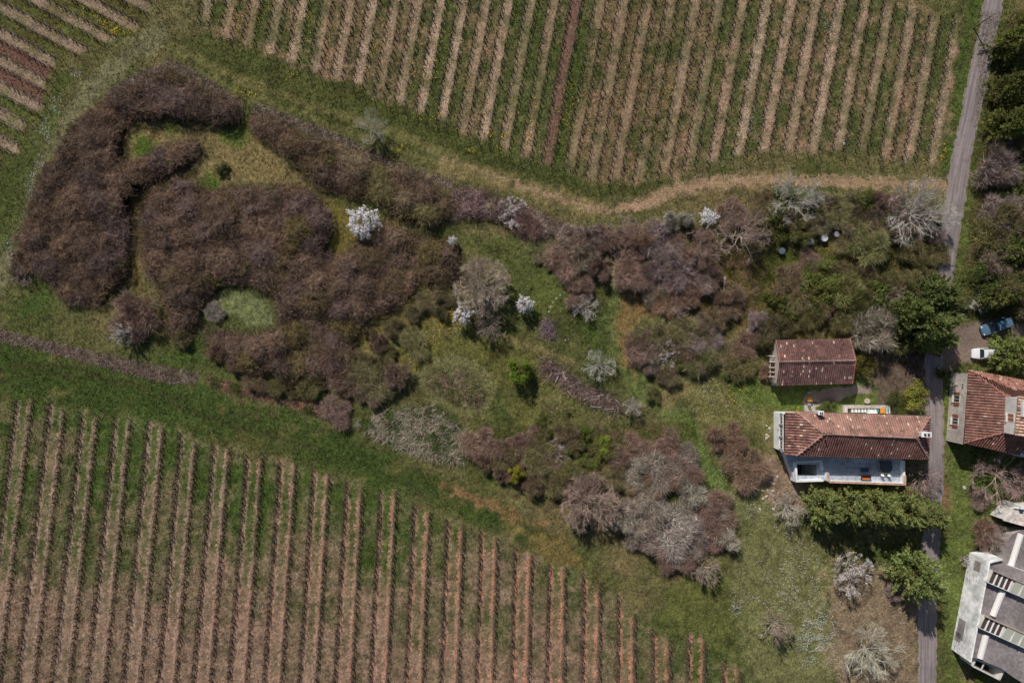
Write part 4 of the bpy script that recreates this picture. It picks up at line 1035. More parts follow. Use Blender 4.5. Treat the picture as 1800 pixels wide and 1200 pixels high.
def proto_conifer(key, n, plumes, leaf_col):
    out = []
    for i in range(n):
        rng = np.random.default_rng(400 + i)
        tr = MB().prisms([(0, 0, 0)], [(0, 0, .9)], .035, .01, c(92, 70, 54), 8)
        f = MB()
        z0 = np.clip(1 - rng.power(1.5, plumes) * .95, .05, 1); a0 = np.arange(plumes) * 2.39996 + rng.normal(size=plumes) * .25
        tone0 = vary(leaf_col, plumes, rng, .22, .06)
        m = 7; s = np.repeat(np.arange(plumes), m); k = np.tile(np.arange(m) / (m - 1.), plumes); N = len(s)
        lob = 1 + .13 * np.sin(3 * a0 + i) + .1 * np.sin(5 * a0 + 2 * i)
        R = (np.clip((1 - z0) ** .6, .08, None) * lob * .80)[s] * rng.uniform(.85, 1.1, plumes)[s]
        a = a0[s] + rng.normal(size=N) * .05
        ax = np.stack([np.cos(a), np.sin(a), np.zeros(N)], 1)
        t = .42 + .5 * k
        p = ax * (R * t)[:, None] + rng.normal(size=(N, 3)) * .018; p[:, 2] = z0[s] + .05 * k - .02 + rng.normal(size=N) * .012
        d = norm(ax + rng.normal(size=ax.shape) * .28 + np.stack([np.zeros(N), np.zeros(N), .1 + .35 * z0[s]], 1))
        L = rng.uniform(.15, .26, N)
        side = norm(np.cross(d, norm(np.array([[0, 0, 1.]]) + rng.normal(size=d.shape) * .3)))
        tone = tone0[s] * (1 + rng.uniform(-.12, .12, (N, 1)))
        f.blades(p, d, L * 1.15, .035, tone, rng)
        for j in range(6):
            u = (j + .5) / 6; q = p + d * (L * u)[:, None]
            for s_ in (-1, 1):
                dd = norm(d * .8 + side * s_ * .95 + rng.normal(size=d.shape) * .2)
                f.blades(q, dd, L * (.55 - .34 * u), .03, tone * (1 + rng.uniform(-.2, .25, (N, 1))), rng)
        out.append((tr.mesh(key + '_trunk', M_TWIG), [('crown', f.mesh(key + '_crown', M_LEAF))]))
    PROTO[key] = out

BROWN, PURP, GREYB, OLIVE, PALE = c(142, 123, 112), c(142, 116, 110), c(158, 144, 132), c(138, 128, 82), c(190, 184, 172)
def radial(seed, limbs, side, sub):
    """branches of an open-grown tree: limbs fan out from the bole, forking as they go"""
    r = random.Random(seed); segs, tips = [], []
    def run(p, d, L, n, r0, r1, lv, curl, lift):
        pts = [(p, d)]
        for i in range(n):
            d = (d + Vector((r.gauss(0, curl), r.gauss(0, curl), r.gauss(lift, curl * .6)))).normalized(); q = p + d * L / n
            segs.append((p, q, r0 + (r1 - r0) * i / n, r0 + (r1 - r0) * (i + 1) / n, lv)); p = q; pts.append((p, d))
        return pts
    segs.append((Vector((0, 0, 0)), Vector((.01, 0, .24)), .036, .03, 0)); ph = r.uniform(0, 6)
    for k in range(limbs):
        a = ph + k * 2.399 + r.gauss(0, .2); el = math.asin(min(.98, .12 + .86 * (k + .5) / limbs))
        d = Vector((math.cos(a) * math.cos(el), math.sin(a) * math.cos(el), math.sin(el) * .9 + .1)).normalized()
        pts = run(Vector((.01, 0, .2 + .08 * r.random())), d, r.uniform(.72, 1.0), 7, .017, .005, 1, .14, .03)
        for _ in range(side):
            i = r.randint(2, 6); q, dd = pts[i]; sd = (dd + Vector((r.gauss(0, .55), r.gauss(0, .55), r.gauss(.08, .3)))).normalized()
            p2 = run(q, sd, r.uniform(.25, .46) * (1.15 - i / 12), 4, .0085, .0035, 2, .18, .02)
            for _ in range(sub):
                j = r.randint(1, 4); q2, d2 = p2[j]; run(q2, (d2 + Vector((r.gauss(0, .6), r.gauss(0, .6), r.gauss(.05, .3)))).normalized(), r.uniform(.1, .22), 2, .005, .0025, 3, .2, 0)
    P0 = np.array([s[0] for s in segs]); P1 = np.array([s[1] for s in segs]); R0 = np.array([s[2] for s in segs]); R1 = np.array([s[3] for s in segs]); LV = np.array([s[4] for s in segs])
    rr = np.quantile(np.hypot(P1[:, 0], P1[:, 1]), .90); sc = np.array([.93 / rr, .93 / rr, .96 / P1[:, 2].max()])
    def dome(p):
        p = p * sc; q = np.hypot(p[:, 0], p[:, 1]); lim = np.where(q > .85, .85 + (q - .85) * .35, q); return p * np.stack([lim / (q + 1e-9), lim / (q + 1e-9), np.ones(len(q))], 1)
    return dome(P0), dome(P1), R0, R1, LV
def proto_radial(key, n, limbs, side, sub, twigs, branch_col, twig_col, thick=1.0, petals=0, petal_col=None, leaf=0, leaf_col=None, twl=(.06, .16)):
    out = []
    for i in range(n):
        rng = np.random.default_rng(61 * i + sum(map(ord, key))); P0, P1, R0, R1, LV = radial(17 * i + len(key), limbs, side, sub)
        k = LV == 0; tr = MB().prisms(P0[k], P1[k], R0[k] * thick, R1[k] * thick, branch_col * .85, 8)
        cr = MB(); k = LV == 1; cr.prisms(P0[k], P1[k], R0[k] * thick, R1[k] * thick, vary(branch_col, k.sum(), rng, .12, .03), 5)
        k = LV > 1; cr.prisms(P0[k], P1[k], R0[k] * thick, R1[k] * thick, vary(branch_col * .6 + twig_col * .4, k.sum(), rng, .18, .04), 3)
        kk = np.where((LV >= 1) & (np.linalg.norm(P1 - (0, 0, .2), axis=1) > .3))[0]
        s = rng.choice(kk, twigs); t = rng.random((twigs, 1)); p = P0[s] * (1 - t) + P1[s] * t
        d = norm(P1[s] - P0[s]) + rng.normal(size=(twigs, 3)) * .6 + norm(p - (0, 0, .15)) * .8
        cr.blades(p, d, rng.uniform(*twl, twigs), .006 * thick ** .5, vary(twig_col, twigs, rng, .3, .05), rng)
        crowns = [('crown', cr.mesh(key + '_crown', M_TWIG))]
        for cnt, colr, sz, nm, mt in ((petals, petal_col, .032, 'blossom', M_PETAL), (leaf, leaf_col, .036, 'leaves', M_LEAF)):
            if cnt:
                s = rng.choice(kk, cnt // 10); t = rng.random((len(s), 1)); q = np.repeat(P0[s] * (1 - t) + P1[s] * t, 10, 0) + rng.normal(size=(len(s) * 10, 3)) * .035
                crowns.append((nm, MB().leaves(q, rng.normal(size=q.shape) + (0, 0, .9), rng.uniform(.6, 1.3, len(q)) * sz, vary(colr, len(q), rng, .15, .04), rng).mesh(key + '_' + nm, mt)))
        out.append((tr.mesh(key + '_trunk', M_TWIG), crowns))
    PROTO[key] = out
def proto_bloom(key, n, petals, colr):
    """a tree so full of blossom that the clusters hide the branches"""
    out = []
    for i in range(n):
        rng = np.random.default_rng(900 + i); P0, P1, R0, R1, LV = radial(70 + i, 9, 3, 2)
        k = LV == 0; tr = MB().prisms(P0[k], P1[k], R0[k], R1[k], c(110, 98, 92), 8); k = LV > 0
        cr = MB().prisms(P0[k], P1[k], R0[k], R1[k], c(124, 110, 104), 3); kk = np.where((LV >= 1) & (P1[:, 2] > .3))[0]
        nc = petals // 26; d0 = norm(rng.normal(size=(nc, 3)) + (0, 0, .25)); d0[:, 2] = np.abs(d0[:, 2])
        az = np.arctan2(d0[:, 1], d0[:, 0]); reach = .74 + .10 * np.sin(3 * az + i) + .10 * np.sin(7 * az + 2 * i) + rng.normal(size=nc) * .08
        gapn = vnoise(d0[:, 0] * 3.2 + 9, d0[:, 1] * 3.2 + 9, 1.0, 40 + i) > .27
        d0, reach = d0[gapn], reach[gapn]; nc = len(d0)
        ctr = d0 * (reach * rng.uniform(.5, 1, nc) ** .45)[:, None] * (1, 1, .6) + (0, 0, .38); rad = rng.uniform(.035, .085, nc)
        q = np.repeat(ctr, 26, 0); d = norm(rng.normal(size=q.shape) + (0, 0, .4)); q = q + d * np.repeat(rad, 26)[:, None] * (1, 1, 1.4)
        f = MB().leaves(q, d + rng.normal(size=q.shape) * .35 + (0, 0, .5), rng.uniform(.6, 1.3, len(q)) * .040, np.repeat(vary(colr, nc, rng, .12, .03), 26, 0) * (1 + rng.uniform(-.1, .1, (len(q), 1))), rng)
        out.append((tr.mesh(key + '_trunk', M_TWIG), [('crown', cr.mesh(key + '_crown', M_TWIG)), ('blossom', f.mesh(key + '_blossom', M_PETAL))]))
    PROTO[key] = out
proto_radial('bare', 3, 17, 7, 4, 5600, c(176, 164, 154), c(150, 134, 128), .72)
proto_radial('lichen', 3, 17, 8, 4, 5200, c(186, 184, 176), c(172, 166, 158), .62)
proto_radial('fuzzy', 2, 34, 7, 4, 20000, c(186, 172, 158), c(172, 158, 148), .7, twl=(.07, .16))
proto_radial('sparse', 2, 14, 5, 3, 1600, c(172, 158, 148), c(150, 134, 122), petals=2900, petal_col=c(232, 230, 232), leaf=500, leaf_col=c(112, 114, 66))
proto_bloom('cherry', 3, 8000, c(230, 228, 230))
proto_shrub('twiggy', 4, 8500, BROWN)
proto_shrub('budding', 3, 5200, c(138, 130, 104), leaves=2600, leaf_col=c(122, 124, 74), leaf_size=.03)
proto_shrub('leafy', 3, 700, c(110, 96, 72), leaves=6400, leaf_col=c(120, 125, 74), leaf_size=.055)
proto_shrub('blackthorn', 2, 7500, c(150, 138, 132), leaves=0)
proto_shrub('maybush', 2, 5600, c(156, 146, 138), leaves=2600, leaf_col=c(204, 206, 200), leaf_size=.035)
proto_conifer('conifer', 3, 105, c(138, 146, 90))

COUNT = {}
def plant(kind, u, v, r, h, label, tint=(1, 1, 1), name=None, cat=None, group=None, squash=1.0):
    """a tree or shrub whose crown shows centred at (u, v) with radius r"""
    i = COUNT.get(kind, 0); COUNT[kind] = i + 1
    tr, crowns = PROTO[kind][i % len(PROTO[kind])]
    b = P(u, v, h * .6); k = (H - h * .6) / H; R = r / S * k
    name = name or {'bare': 'bare_tree', 'lichen': 'bare_tree', 'fuzzy': 'bare_tree', 'cherry': 'blossom_tree', 'sparse': 'blossom_tree', 'conifer': 'conifer_tree', 'leafy': 'leafy_shrub'}.get(kind, 'shrub')
    cat = cat or ('tree' if 'tree' in name else 'shrub')
    o = thing(name, label, cat, (b.x, b.y, 0), group, random.uniform(0, 6.28))
    o.scale = (R, R * squash, h)
    link('trunk' if 'tree' in name else 'stems', tr, o)
    for nm, me in crowns:
        q = link(nm, me, o)
        q.color = tuple(tint) + (1,) if nm == 'crown' or kind == 'leafy' or nm == 'leaves' else (1, 1, 1, 1)
    return o
DARK = (.72, .68, .66); PURPLE = (.85, .78, .82); GREY_ = (1.05, 1.08, 1.1); OL = (.92, .95, .75); GRN = (.8, 1.0, .6); LT = (1.2, 1.2, 1.2)

# --- west half
plant('leafy', 390, 296, 15, 1.2, 'small dark green bush alone in the pale grass clearing of the thicket', (.45, .5, .5))
plant('lichen', 650, 222, 32, 5.5, 'pale bare tree leaning over the bank beside the grassy lane', (1.2, 1.22, 1.15))
plant('cherry', 637, 391, 37, 4.6, 'large white blossom tree standing in the middle of the brown thicket')
plant('cherry', 795, 423, 11, 2.6, 'tiny pale pink blossom tree at the eastern tip of the thicket', (1, .95, .95))
plant('twiggy', 235, 555, 51, 3.4, 'round dark brown bush standing alone above the lower bank', (.78, .72, .70))
plant('sparse', 213, 588, 23, 4.6, 'small white flowering shrub at the foot of the lone round bush', name='blossom_shrub', cat='shrub')
plant('bare', 36, 480, 24, 2.4, 'grey bare sapling at the far left tip of the thicket', (1, .95, .95))
plant('budding', 320, 596, 20, 2.0, 'thin olive bush just right of the lone round bush', (.8, .8, .7))
plant('blackthorn', 376, 545, 22, 1.3, 'greyish low shrub on the left rim of the small green clearing', (.9, .95, .9))
plant('twiggy', 590, 648, 46, 2.6, 'broad brown bush at the lower right end of the thicket', (.85, .8, .72))
plant('budding', 648, 672, 44, 2.4, 'olive shrub in line below the yellowish meadow', (.85, .85, .75))
plant('twiggy', 700, 660, 28, 2.6, 'small grey-brown shrub casting a dark shadow beside the mown mound', (.85, .82, .78))
plant('twiggy', 592, 724, 34, 1.8, 'grey-brown shrub on the lower bank beside the reed bed', (.9, .86, .86))
plant('budding', 728, 606, 40, 1.8, 'long olive shrub in the yellowish meadow left of the blossom trees', (.9, .92, .72), squash=.7)
plant('budding', 774, 548, 15, 2.0, 'small dark narrow shrub just left of the blossom trees', (.6, .62, .55))
plant('fuzzy', 848, 502, 54, 6.0, 'large round grey leafless tree above the pair of white blossom trees', (1.05, 1.08, 1.0))
plant('bare', 862, 572, 30, 4.5, 'smaller grey leafless tree directly below the large round one', (1, 1, .95))
plant('cherry', 815, 551, 25, 4.2, 'dense white blossom tree left of the small grey leafless tree', (1, 1, 1))
plant('cherry', 922, 535, 20, 3.6, 'small white blossom tree right of the large grey leafless tree')
plant('leafy', 912, 652, 27, 4.2, 'bright green tree casting a black shadow in the middle meadow', (.95, 1.28, .5), name='leafy_tree')
plant('budding', 972, 722, 38, 2.0, 'soft olive-green shrub below the bright green tree', (.95, 1.0, .7))
plant('twiggy', 938, 775, 30, 2.0, 'brown shrub left of the dark gap below the olive shrub', (.9, .84, .8))
plant('budding', 992, 752, 22, 1.8, 'dark brown low shrub in the shade of the soft olive one', (.55, .5, .45))
# --- middle
plant('twiggy', 1018, 517, 34, 2.2, 'brown shrub beside the pale stones of the round bed', (.92, .88, .82))
plant('lichen', 1030, 541, 26, 2.6, 'small whitish bare tree growing through the brown shrub of the round bed', (1.1, 1.1, 1.12))
plant('lichen', 1055, 641, 31, 3.6, 'white-branched bare tree on the lawn above the brush pile', (1.1, 1.12, 1.1))
plant('lichen', 1112, 716, 19, 3.6, 'dead white tree at the lower end of the brush pile', (1.15, 1.15, 1.15))
plant('budding', 1148, 690, 17, 1.8, 'small soft green bush with dark shadow beside the lower path', (.7, .8, .55))
plant('twiggy', 1002, 452, 44, 2.2, 'first brown rounded shrub east of the upper meadow', (.95, .88, .84))
plant('twiggy', 1056, 420, 36, 2.6, 'dark rounded brown shrub under the straw track bend', (.85, .78, .74))
plant('twiggy', 1112, 425, 40, 2.6, 'grey-brown shrub second along the hedge below the track', (1, .95, .9))
plant('blackthorn', 1160, 420, 46, 3.2, 'broad grey shrub below the pale green flowering ones', (1, .94, .94))
plant('twiggy', 1120, 478, 38, 2.4, 'brown shrub at the head of the green path', (.9, .84, .76))
plant('blackthorn', 1180, 470, 46, 3.6, 'tall purple-grey shrub in the middle of the garden hedge', (.86, .78, .82))
plant('twiggy', 1178, 530, 34, 2.0, 'tawny brown shrub south of the purple-grey one', (1.0, .9, .72))
plant('twiggy', 1212, 522, 30, 2.2, 'small brown shrub above the garden clump', (.88, .8, .7))
plant('bare', 1232, 440, 40, 4.0, 'bare tree with pale forking branches left of the big leafless one', (.95, .9, .88))
plant('twiggy', 1240, 485, 36, 2.4, 'grey-brown shrub west of the white plank', (.92, .88, .84))
plant('twiggy', 1286, 536, 36, 2.6, 'dark olive-brown shrub below the white plank', (.8, .78, .66))
plant('maybush', 1181, 392, 23, 3.6, 'pale greenish-white flowering shrub by the track, left of two', (1.1, 1.15, 1.1))
plant('maybush', 1207, 386, 18, 3.2, 'pale greenish-white flowering shrub by the track, right of two', (1.1, 1.15, 1.1))
plant('cherry', 1246, 382, 21, 2.4, 'white blossoming shrub beside the big leafless tree at the track', name='blossom_shrub', cat='shrub')
plant('bare', 1310, 408, 52, 6.4, 'big leafless tree with pale spreading limbs and long black shadow', (1.1, 1.06, 1.0))
plant('twiggy', 1285, 380, 34, 2.2, 'brown shrub filling the gap above the big leafless tree', (.95, .9, .86))
plant('budding', 1140, 585, 38, 2.2, 'green-tinged shrub at the west end of the garden clump', (.9, 1.0, .7))
plant('twiggy', 1135, 617, 36, 2.2, 'grey shrub on the lower west side of the garden clump', (.96, .94, .92))
plant('sparse', 1168, 622, 30, 2.6, 'grey shrub with scattered white blossom inside the garden clump', name='blossom_shrub', cat='shrub')
plant('budding', 1202, 588, 38, 2.4, 'olive shrub at the top of the garden clump', (.9, .9, .72))
plant('blackthorn', 1240, 596, 40, 2.6, 'grey twiggy shrub at the east end of the garden clump', (.95, .92, .92))
plant('budding', 1228, 636, 38, 2.4, 'dark green-brown shrub at the lower east of the garden clump', (.72, .8, .6))
plant('leafy', 1192, 640, 20, 1.6, 'small green leafy bush at the foot of the garden clump', (.7, .8, .6))
plant('twiggy', 1172, 655, 22, 1.8, 'small brown bush at the southern point of the garden clump', (.82, .76, .7))
plant('blackthorn', 1332, 570, 26, 2.6, 'purple-grey shrub left of the barn and above the leaning path', (1, .95, 1))
plant('twiggy', 1312, 605, 32, 2.4, 'brown shrub left of the pergola', (.9, .82, .76))
plant('budding', 1298, 642, 36, 2.6, 'rounded olive-brown shrub below left of the pergola', (.85, .82, .62))
plant('leafy', 1352, 592, 26, 2.6, 'green shrub touching the north-west corner of the barn', (.72, .78, .62))
plant('twiggy', 1352, 655, 18, 1.4, 'low brown bush under the pergola beams', (.95, .85, .7))
# --- garden north of the barn
plant('lichen', 1400, 345, 50, 5.6, 'whitish lichen-covered bare tree beside the straw track', (1.05, 1.08, 1.06))
plant('lichen', 1620, 372, 66, 7.5, 'very large pale bare tree overhanging the lane', (1.0, 1.0, .98))
plant('blackthorn', 1600, 392, 44, 2.8, 'brown shrub under the very large pale tree', (.95, .9, .85))
plant('leafy', 1368, 400, 32, 3.0, 'dark green bush right of the big leafless tree', (.58, .62, .45))
plant('budding', 1398, 380, 30, 2.4, 'olive bush under the whitish bare tree', (.85, .9, .6))
plant('budding', 1340, 372, 30, 2.0, 'olive-brown bush between the big leafless tree and the whitish one', (.95, .92, .72))
plant('budding', 1470, 368, 38, 2.6, 'soft olive shrub below the straw track near the white boxes', (.95, 1.0, .75))
plant('leafy', 1508, 392, 24, 2.2, 'dark green bush beside the white boxes', (.55, .65, .45))
plant('budding', 1528, 430, 40, 4.0, 'pale green cloud-like shrub with black shadow beneath', (1.0, 1.15, .85))
plant('budding', 1488, 425, 26, 2.0, 'brownish shrub just right of the white drums', (.95, .92, .8))
plant('twiggy', 1424, 455, 24, 1.4, 'low pinkish bramble below the white drums', (1, .9, .88))
plant('budding', 1398, 520, 40, 3.2, 'brown-green tall shrub west of the purple stump bush', (.85, .85, .66))
plant('leafy', 1442, 495, 44, 3.4, 'light green leafy shrub north of the barn', (.84, .95, .62))
plant('budding', 1490, 508, 40, 3.2, 'yellow-green shrub in the middle of the garden', (.95, 1.1, .68))
plant('leafy', 1532, 522, 40, 3.4, 'fresh green leafy shrub left of the dark conifers', (.78, .92, .6))
plant('bare', 1570, 522, 30, 3.6, 'grey bare sapling among the green garden shrubs', (1.1, 1.05, 1.05))
plant('twiggy', 1450, 545, 19, 3.0, 'round purple-grey clipped bush above the barn roof', (1.0, .92, .98))
plant('leafy', 1372, 560, 32, 2.8, 'green bush at the left above the barn roof', (.7, .76, .52))
plant('budding', 1415, 562, 26, 2.2, 'brownish green bush touching the barn roof edge', (.8, .82, .62))
plant('leafy', 1505, 560, 30, 2.4, 'dark green bush above the north-east corner of the barn', (.5, .56, .42))
plant('blackthorn', 1548, 585, 50, 5.6, 'broad grey-green bare shrub right of the barn', (1.0, 1.06, .92))
plant('leafy', 1523, 640, 24, 3.0, 'bronze-green bush at the east gable of the barn', (.95, .85, .6))
plant('leafy', 1612, 695, 30, 3.0, 'yellow-green bush at the lane north-east of the farmhouse', (1.4, 1.35, .8))
plant('leafy', 1580, 706, 24, 1.6, 'dark bush between the sunken yard and the yellow-green one', (.45, .5, .42))
plant('leafy', 1459, 716, 17, 1.3, 'low rounded green bush beside the sunken yard', (.62, .74, .56))
plant('leafy', 1588, 728, 20, 1.2, 'low dull green bush against the north eave of the farmhouse', (.62, .66, .5))
plant('conifer', 1648, 516, 50, 9.0, 'dark conifer beside the lane, topmost of the group by the drive', (.78, .84, .8))
plant('conifer', 1630, 572, 52, 9.8, 'dark conifer in the middle of the group by the drive', (.74, .8, .74))
plant('conifer', 1662, 552, 44, 8.5, 'dark conifer arching right over the lane in the group by the drive', (.74, .8, .76))
plant('conifer', 1600, 545, 40, 8.5, 'dark conifer on the garden side of the group by the drive', (.8, .86, .72))
plant('conifer', 1652, 596, 34, 8.0, 'small dark conifer overhanging the lane at the drive entrance', (.76, .84, .74))
# --- south-east
plant('twiggy', 1277, 772, 37, 2.6, 'rounded brown shrub left of the farmhouse', (.88, .8, .68))
plant('twiggy', 1310, 822, 46, 2.6, 'larger brown shrub below left of the farmhouse', (.92, .84, .74))
plant('twiggy', 848, 782, 40, 2.6, 'grey-brown shrub at the right end of the reed bed', (.98, .92, .84))
plant('leafy', 906, 834, 18, 2.8, 'small yellow-green round bush on the edge of the lower vineyard', (1.8, 1.65, .6))
plant('budding', 890, 800, 30, 2.4, 'olive shrub above the yellow-green round bush', (.85, .84, .66))
plant('budding', 952, 806, 38, 2.4, 'olive-brown shrub right of the yellow-green round bush', (.82, .84, .62))
plant('twiggy', 938, 855, 22, 2.4, 'dark brown bush below right of the yellow-green one', (.7, .68, .55))
plant('budding', 978, 852, 32, 2.6, 'olive bush touching the round purple-brown tree', (.8, .82, .6))
plant('sparse', 985, 790, 24, 2.0, 'shrub with thin white blossom beside the bright green bushes', name='blossom_shrub', cat='shrub')
plant('leafy', 1030, 770, 26, 2.4, 'dull green bush above the bright green one', (.62, .8, .5))
plant('leafy', 1058, 786, 26, 2.4, 'bright lime-green bush above the round purple-brown tree', (1.45, 1.7, .8))
plant('leafy', 1034, 815, 22, 2.0, 'fresh green low bush just above the round purple-brown tree', (.95, 1.15, .7))
plant('twiggy', 1110, 795, 38, 2.4, 'brown shrub top left of the big silvery thicket', (1.0, .92, .86))
plant('twiggy', 1178, 780, 30, 2.0, 'small brown shrub at the very top of the silvery thicket', (.95, .88, .84))
plant('fuzzy', 1037, 886, 54, 6.0, 'round purple-brown leafless tree with a long ribbed shadow', (.90, .83, .79))
plant('blackthorn', 1165, 825, 54, 3.2, 'silver-grey twiggy shrub north of the big silvery thicket', (1.05, 1.06, .94))
plant('twiggy', 1200, 835, 38, 2.8, 'dark brown shrub on the right of the silver-grey one', (.85, .78, .74))
plant('blackthorn', 1125, 905, 50, 3.6, 'pale silver shrub on the west side of the big thicket', (1.12, 1.14, 1.02))
plant('maybush', 1190, 935, 56, 3.8, 'whitish flowering blackthorn in the centre of the big thicket', (1.1, 1.08, 1.05))
plant('maybush', 1222, 872, 30, 3.4, 'pale green-white flowering shrub at the top of the big thicket', (1.1, 1.2, 1.05))
plant('twiggy', 1256, 905, 50, 3.0, 'purple-brown shrub on the east side of the big thicket', (.86, .78, .76))
plant('twiggy', 1190, 980, 40, 2.8, 'grey-brown shrub at the south point of the big thicket', (.92, .86, .84))
plant('twiggy', 1135, 860, 34, 2.4, 'olive-brown shrub between the silvery shrubs', (.9, .9, .72))
plant('twiggy', 1262, 950, 26, 1.4, 'low pinkish-purple shrub at the south-east foot of the big thicket', (.95, .8, .84))
plant('bare', 1243, 1006, 28, 5.2, 'small pale bare tree with round dark shadow below the big thicket', (1.1, 1.1, 1.05))
plant('bare', 1366, 1104, 32, 5.2, 'fine-twigged bare tree with dark shadow on the white-flowered meadow', (1.05, 1.05, .95))
plant('lichen', 1391, 893, 32, 4.6, 'pale bare tree west of the long conifer hedge', (1.1, 1.06, 1.04))
plant('sparse', 1500, 1010, 42, 4.4, 'sparse white blossom tree below the long conifer hedge')
plant('lichen', 1536, 1152, 54, 6.4, 'large silvery bare tree at the bottom edge beside the lane', (1.1, 1.14, 1.02))
plant('bare', 1628, 842, 36, 3.6, 'brown bare tree beside the lane at the terrace corner', (.9, .82, .82))
plant('bare', 1768, 838, 58, 5.0, 'wide brown bare tree south of the villa', (.95, .85, .84))
plant('blackthorn', 1725, 880, 26, 1.6, 'low tangled brown shrub below the wide bare tree', (.85, .78, .7))
for (u, v, r, h, lab) in ((1454, 896, 46, 7.2, 'leftmost conifer of the tall hedge south of the terrace'), (1502, 894, 46, 7.6, 'second conifer from the left in the tall hedge south of the terrace'), (1552, 897, 46, 7.6, 'middle conifer of the tall hedge south of the terrace'), (1600, 901, 44, 7.4, 'second conifer from the right in the tall hedge south of the terrace'), (1642, 908, 36, 5.6, 'rightmost conifer of the tall hedge, at the lane')):
    plant('conifer', u, v, r, h, lab, (1.0, 1.0, .95), group='conifers of the tall hedge')
plant('conifer', 1622, 1018, 60, 8.6, 'single big conifer standing by the lane below the hedge', (.95, 1.0, .95))
plant('blackthorn', 1575, 1040, 20, 2.2, 'small grey bare shrub on the left flank of the big single conifer', (.9, .85, .85))
# --- right edge
for (k, u, v, r, h, tint, lab) in (
    ('conifer', 1790, 70, 40, 7, (.8, .78, .66), 'dark conifer in the upper right corner'),
    ('conifer', 1784, 150, 36, 7, (.66, .64, .56), 'very dark conifer second down along the right edge'),
    ('conifer', 1782, 215, 44, 6.5, (.72, .7, .55), 'brownish conifer third down along the right edge'),
    ('blackthorn', 1768, 300, 46, 5, (.88, .84, .84), 'grey-purple bare shrub along the right edge, upper of two'),
    ('blackthorn', 1775, 372, 50, 5, (.94, .9, .9), 'grey-purple bare shrub along the right edge, lower of two'),
    ('budding', 1752, 420, 42, 4, (.9, .95, .66), 'olive shrub beside the lane below the grey-purple ones'),
    ('conifer', 1790, 440, 40, 6.5, (.75, .78, .62), 'olive conifer at the right edge above the parking place'),
    ('leafy', 1735, 490, 36, 4, (.55, .68, .5), 'dark green tree above the silver-leaved bush'),
    ('leafy', 1778, 510, 40, 5, (.6, .72, .55), 'dark leafy tree overhanging the blue car'),
    ('budding', 1705, 520, 26, 2.4, (.85, .95, .62), 'green bush between the lane and the silver-leaved bush'),
    ('conifer', 1789, 624, 48, 7, (.92, .98, .82), 'conifer covering the rear of the white car'),
    ('leafy', 1650, 618, 10, .9, (.5, .6, .45), 'tiny dark green bush at the lane edge by the drive'),
    ('leafy', 1654, 655, 12, 1.0, (.5, .62, .5), 'small dark green bush at the north-west corner of the villa')):
    plant(k, u, v, r, h, lab, tint, name={'leafy': 'leafy_tree' if h > 3 else None}.get(k))
plant('lichen', 1725, 526, 24, 2.6, 'silver-leaved bush above the parked blue car', (1.25, 1.35, 1.3), name='silver_shrub', cat='shrub')
plant('lichen', 1748, 948, 30, 3.6, 'heap-shaped dead ivy bush north of the workshop', (.95, .85, .82), name='dead_shrub', cat='shrub', squash=.8)
plant('twiggy', 1738, 938, 34, 3.2, 'brown tangled bush under the dead ivy north of the workshop', (1.05, .92, .88), squash=.8)
plant('sparse', 1698, 985, 12, 1.2, 'small white flowering bush at the workshop corner', name='blossom_shrub', cat='shrub')
plant('leafy', 1726, 1182, 22, 1.2, 'green weedy bush in front of the lean-to', (.7, .78, .5))

def fill(kinds, poly, n, rmin, rmax, hmin, hmax, labels, group, tints, seed, gap=.62, cat=None):
    """more of the same growth where single plants merge into one tangle"""
    rng = np.random.default_rng(seed); pts = []
    cand = sample_poly(poly, 600, rng)
    for u, v in cand:
        r = rng.uniform(rmin, rmax)
        if all(math.hypot(u - a, v - b) > gap * (r + q) for a, b, q in pts):
            pts.append((u, v, r))
            k = kinds[int(rng.integers(len(kinds)))]
            plant(k, u, v, r, rng.uniform(hmin, hmax), labels[k], np.array(tints[int(rng.integers(len(tints)))]) * rng.uniform(.85, 1.1), group=KINDWORD[k] + ' of the ' + group)
        if len(pts) >= n: break
KINDWORD = {'twiggy': 'brown bushes', 'budding': 'olive bushes', 'leafy': 'green bushes', 'blackthorn': 'grey bushes', 'conifer': 'conifers', 'bare': 'leafless trees', 'maybush': 'flecked bushes'}
MAUVE = [(1.18, 1.12, 1.1), (1.02, .97, .96), (.9, .85, .8), (1.12, 1.08, .96), (1.0, 1.0, .8)]
GREENS = [(.62, .7, .5), (.75, .82, .55), (.92, .9, .72), (.6, .62, .5)]
fill(['twiggy', 'blackthorn', 'twiggy', 'bare'], [(985, 410), (1040, 405), (1150, 395), (1160, 412), (1230, 412), (1262, 440), (1240, 500), (1200, 545), (1170, 535), (1090, 480), (1000, 470)], 26, 20, 34, 1.8, 3.4, {'twiggy': 'brown twiggy bush in the tangled hedge below the straw track', 'blackthorn': 'grey twiggy bush in the tangled hedge below the straw track', 'bare': 'small leafless tree in the tangled hedge below the straw track'}, 'hedge below the straw track', MAUVE, 71, .55)
fill(['budding', 'twiggy', 'leafy', 'blackthorn'], [(1340, 350), (1480, 345), (1600, 350), (1660, 380), (1655, 460), (1560, 450), (1480, 400), (1380, 420)], 24, 18, 32, 1.8, 3.2, {'twiggy': 'brown bush in the overgrown strip above the drums', 'budding': 'olive bush in the overgrown strip above the drums', 'leafy': 'green bush in the overgrown strip above the drums', 'blackthorn': 'grey bush in the overgrown strip above the drums'}, 'overgrown strip under the track', MAUVE[:2] + GREENS[1:], 72, .6)
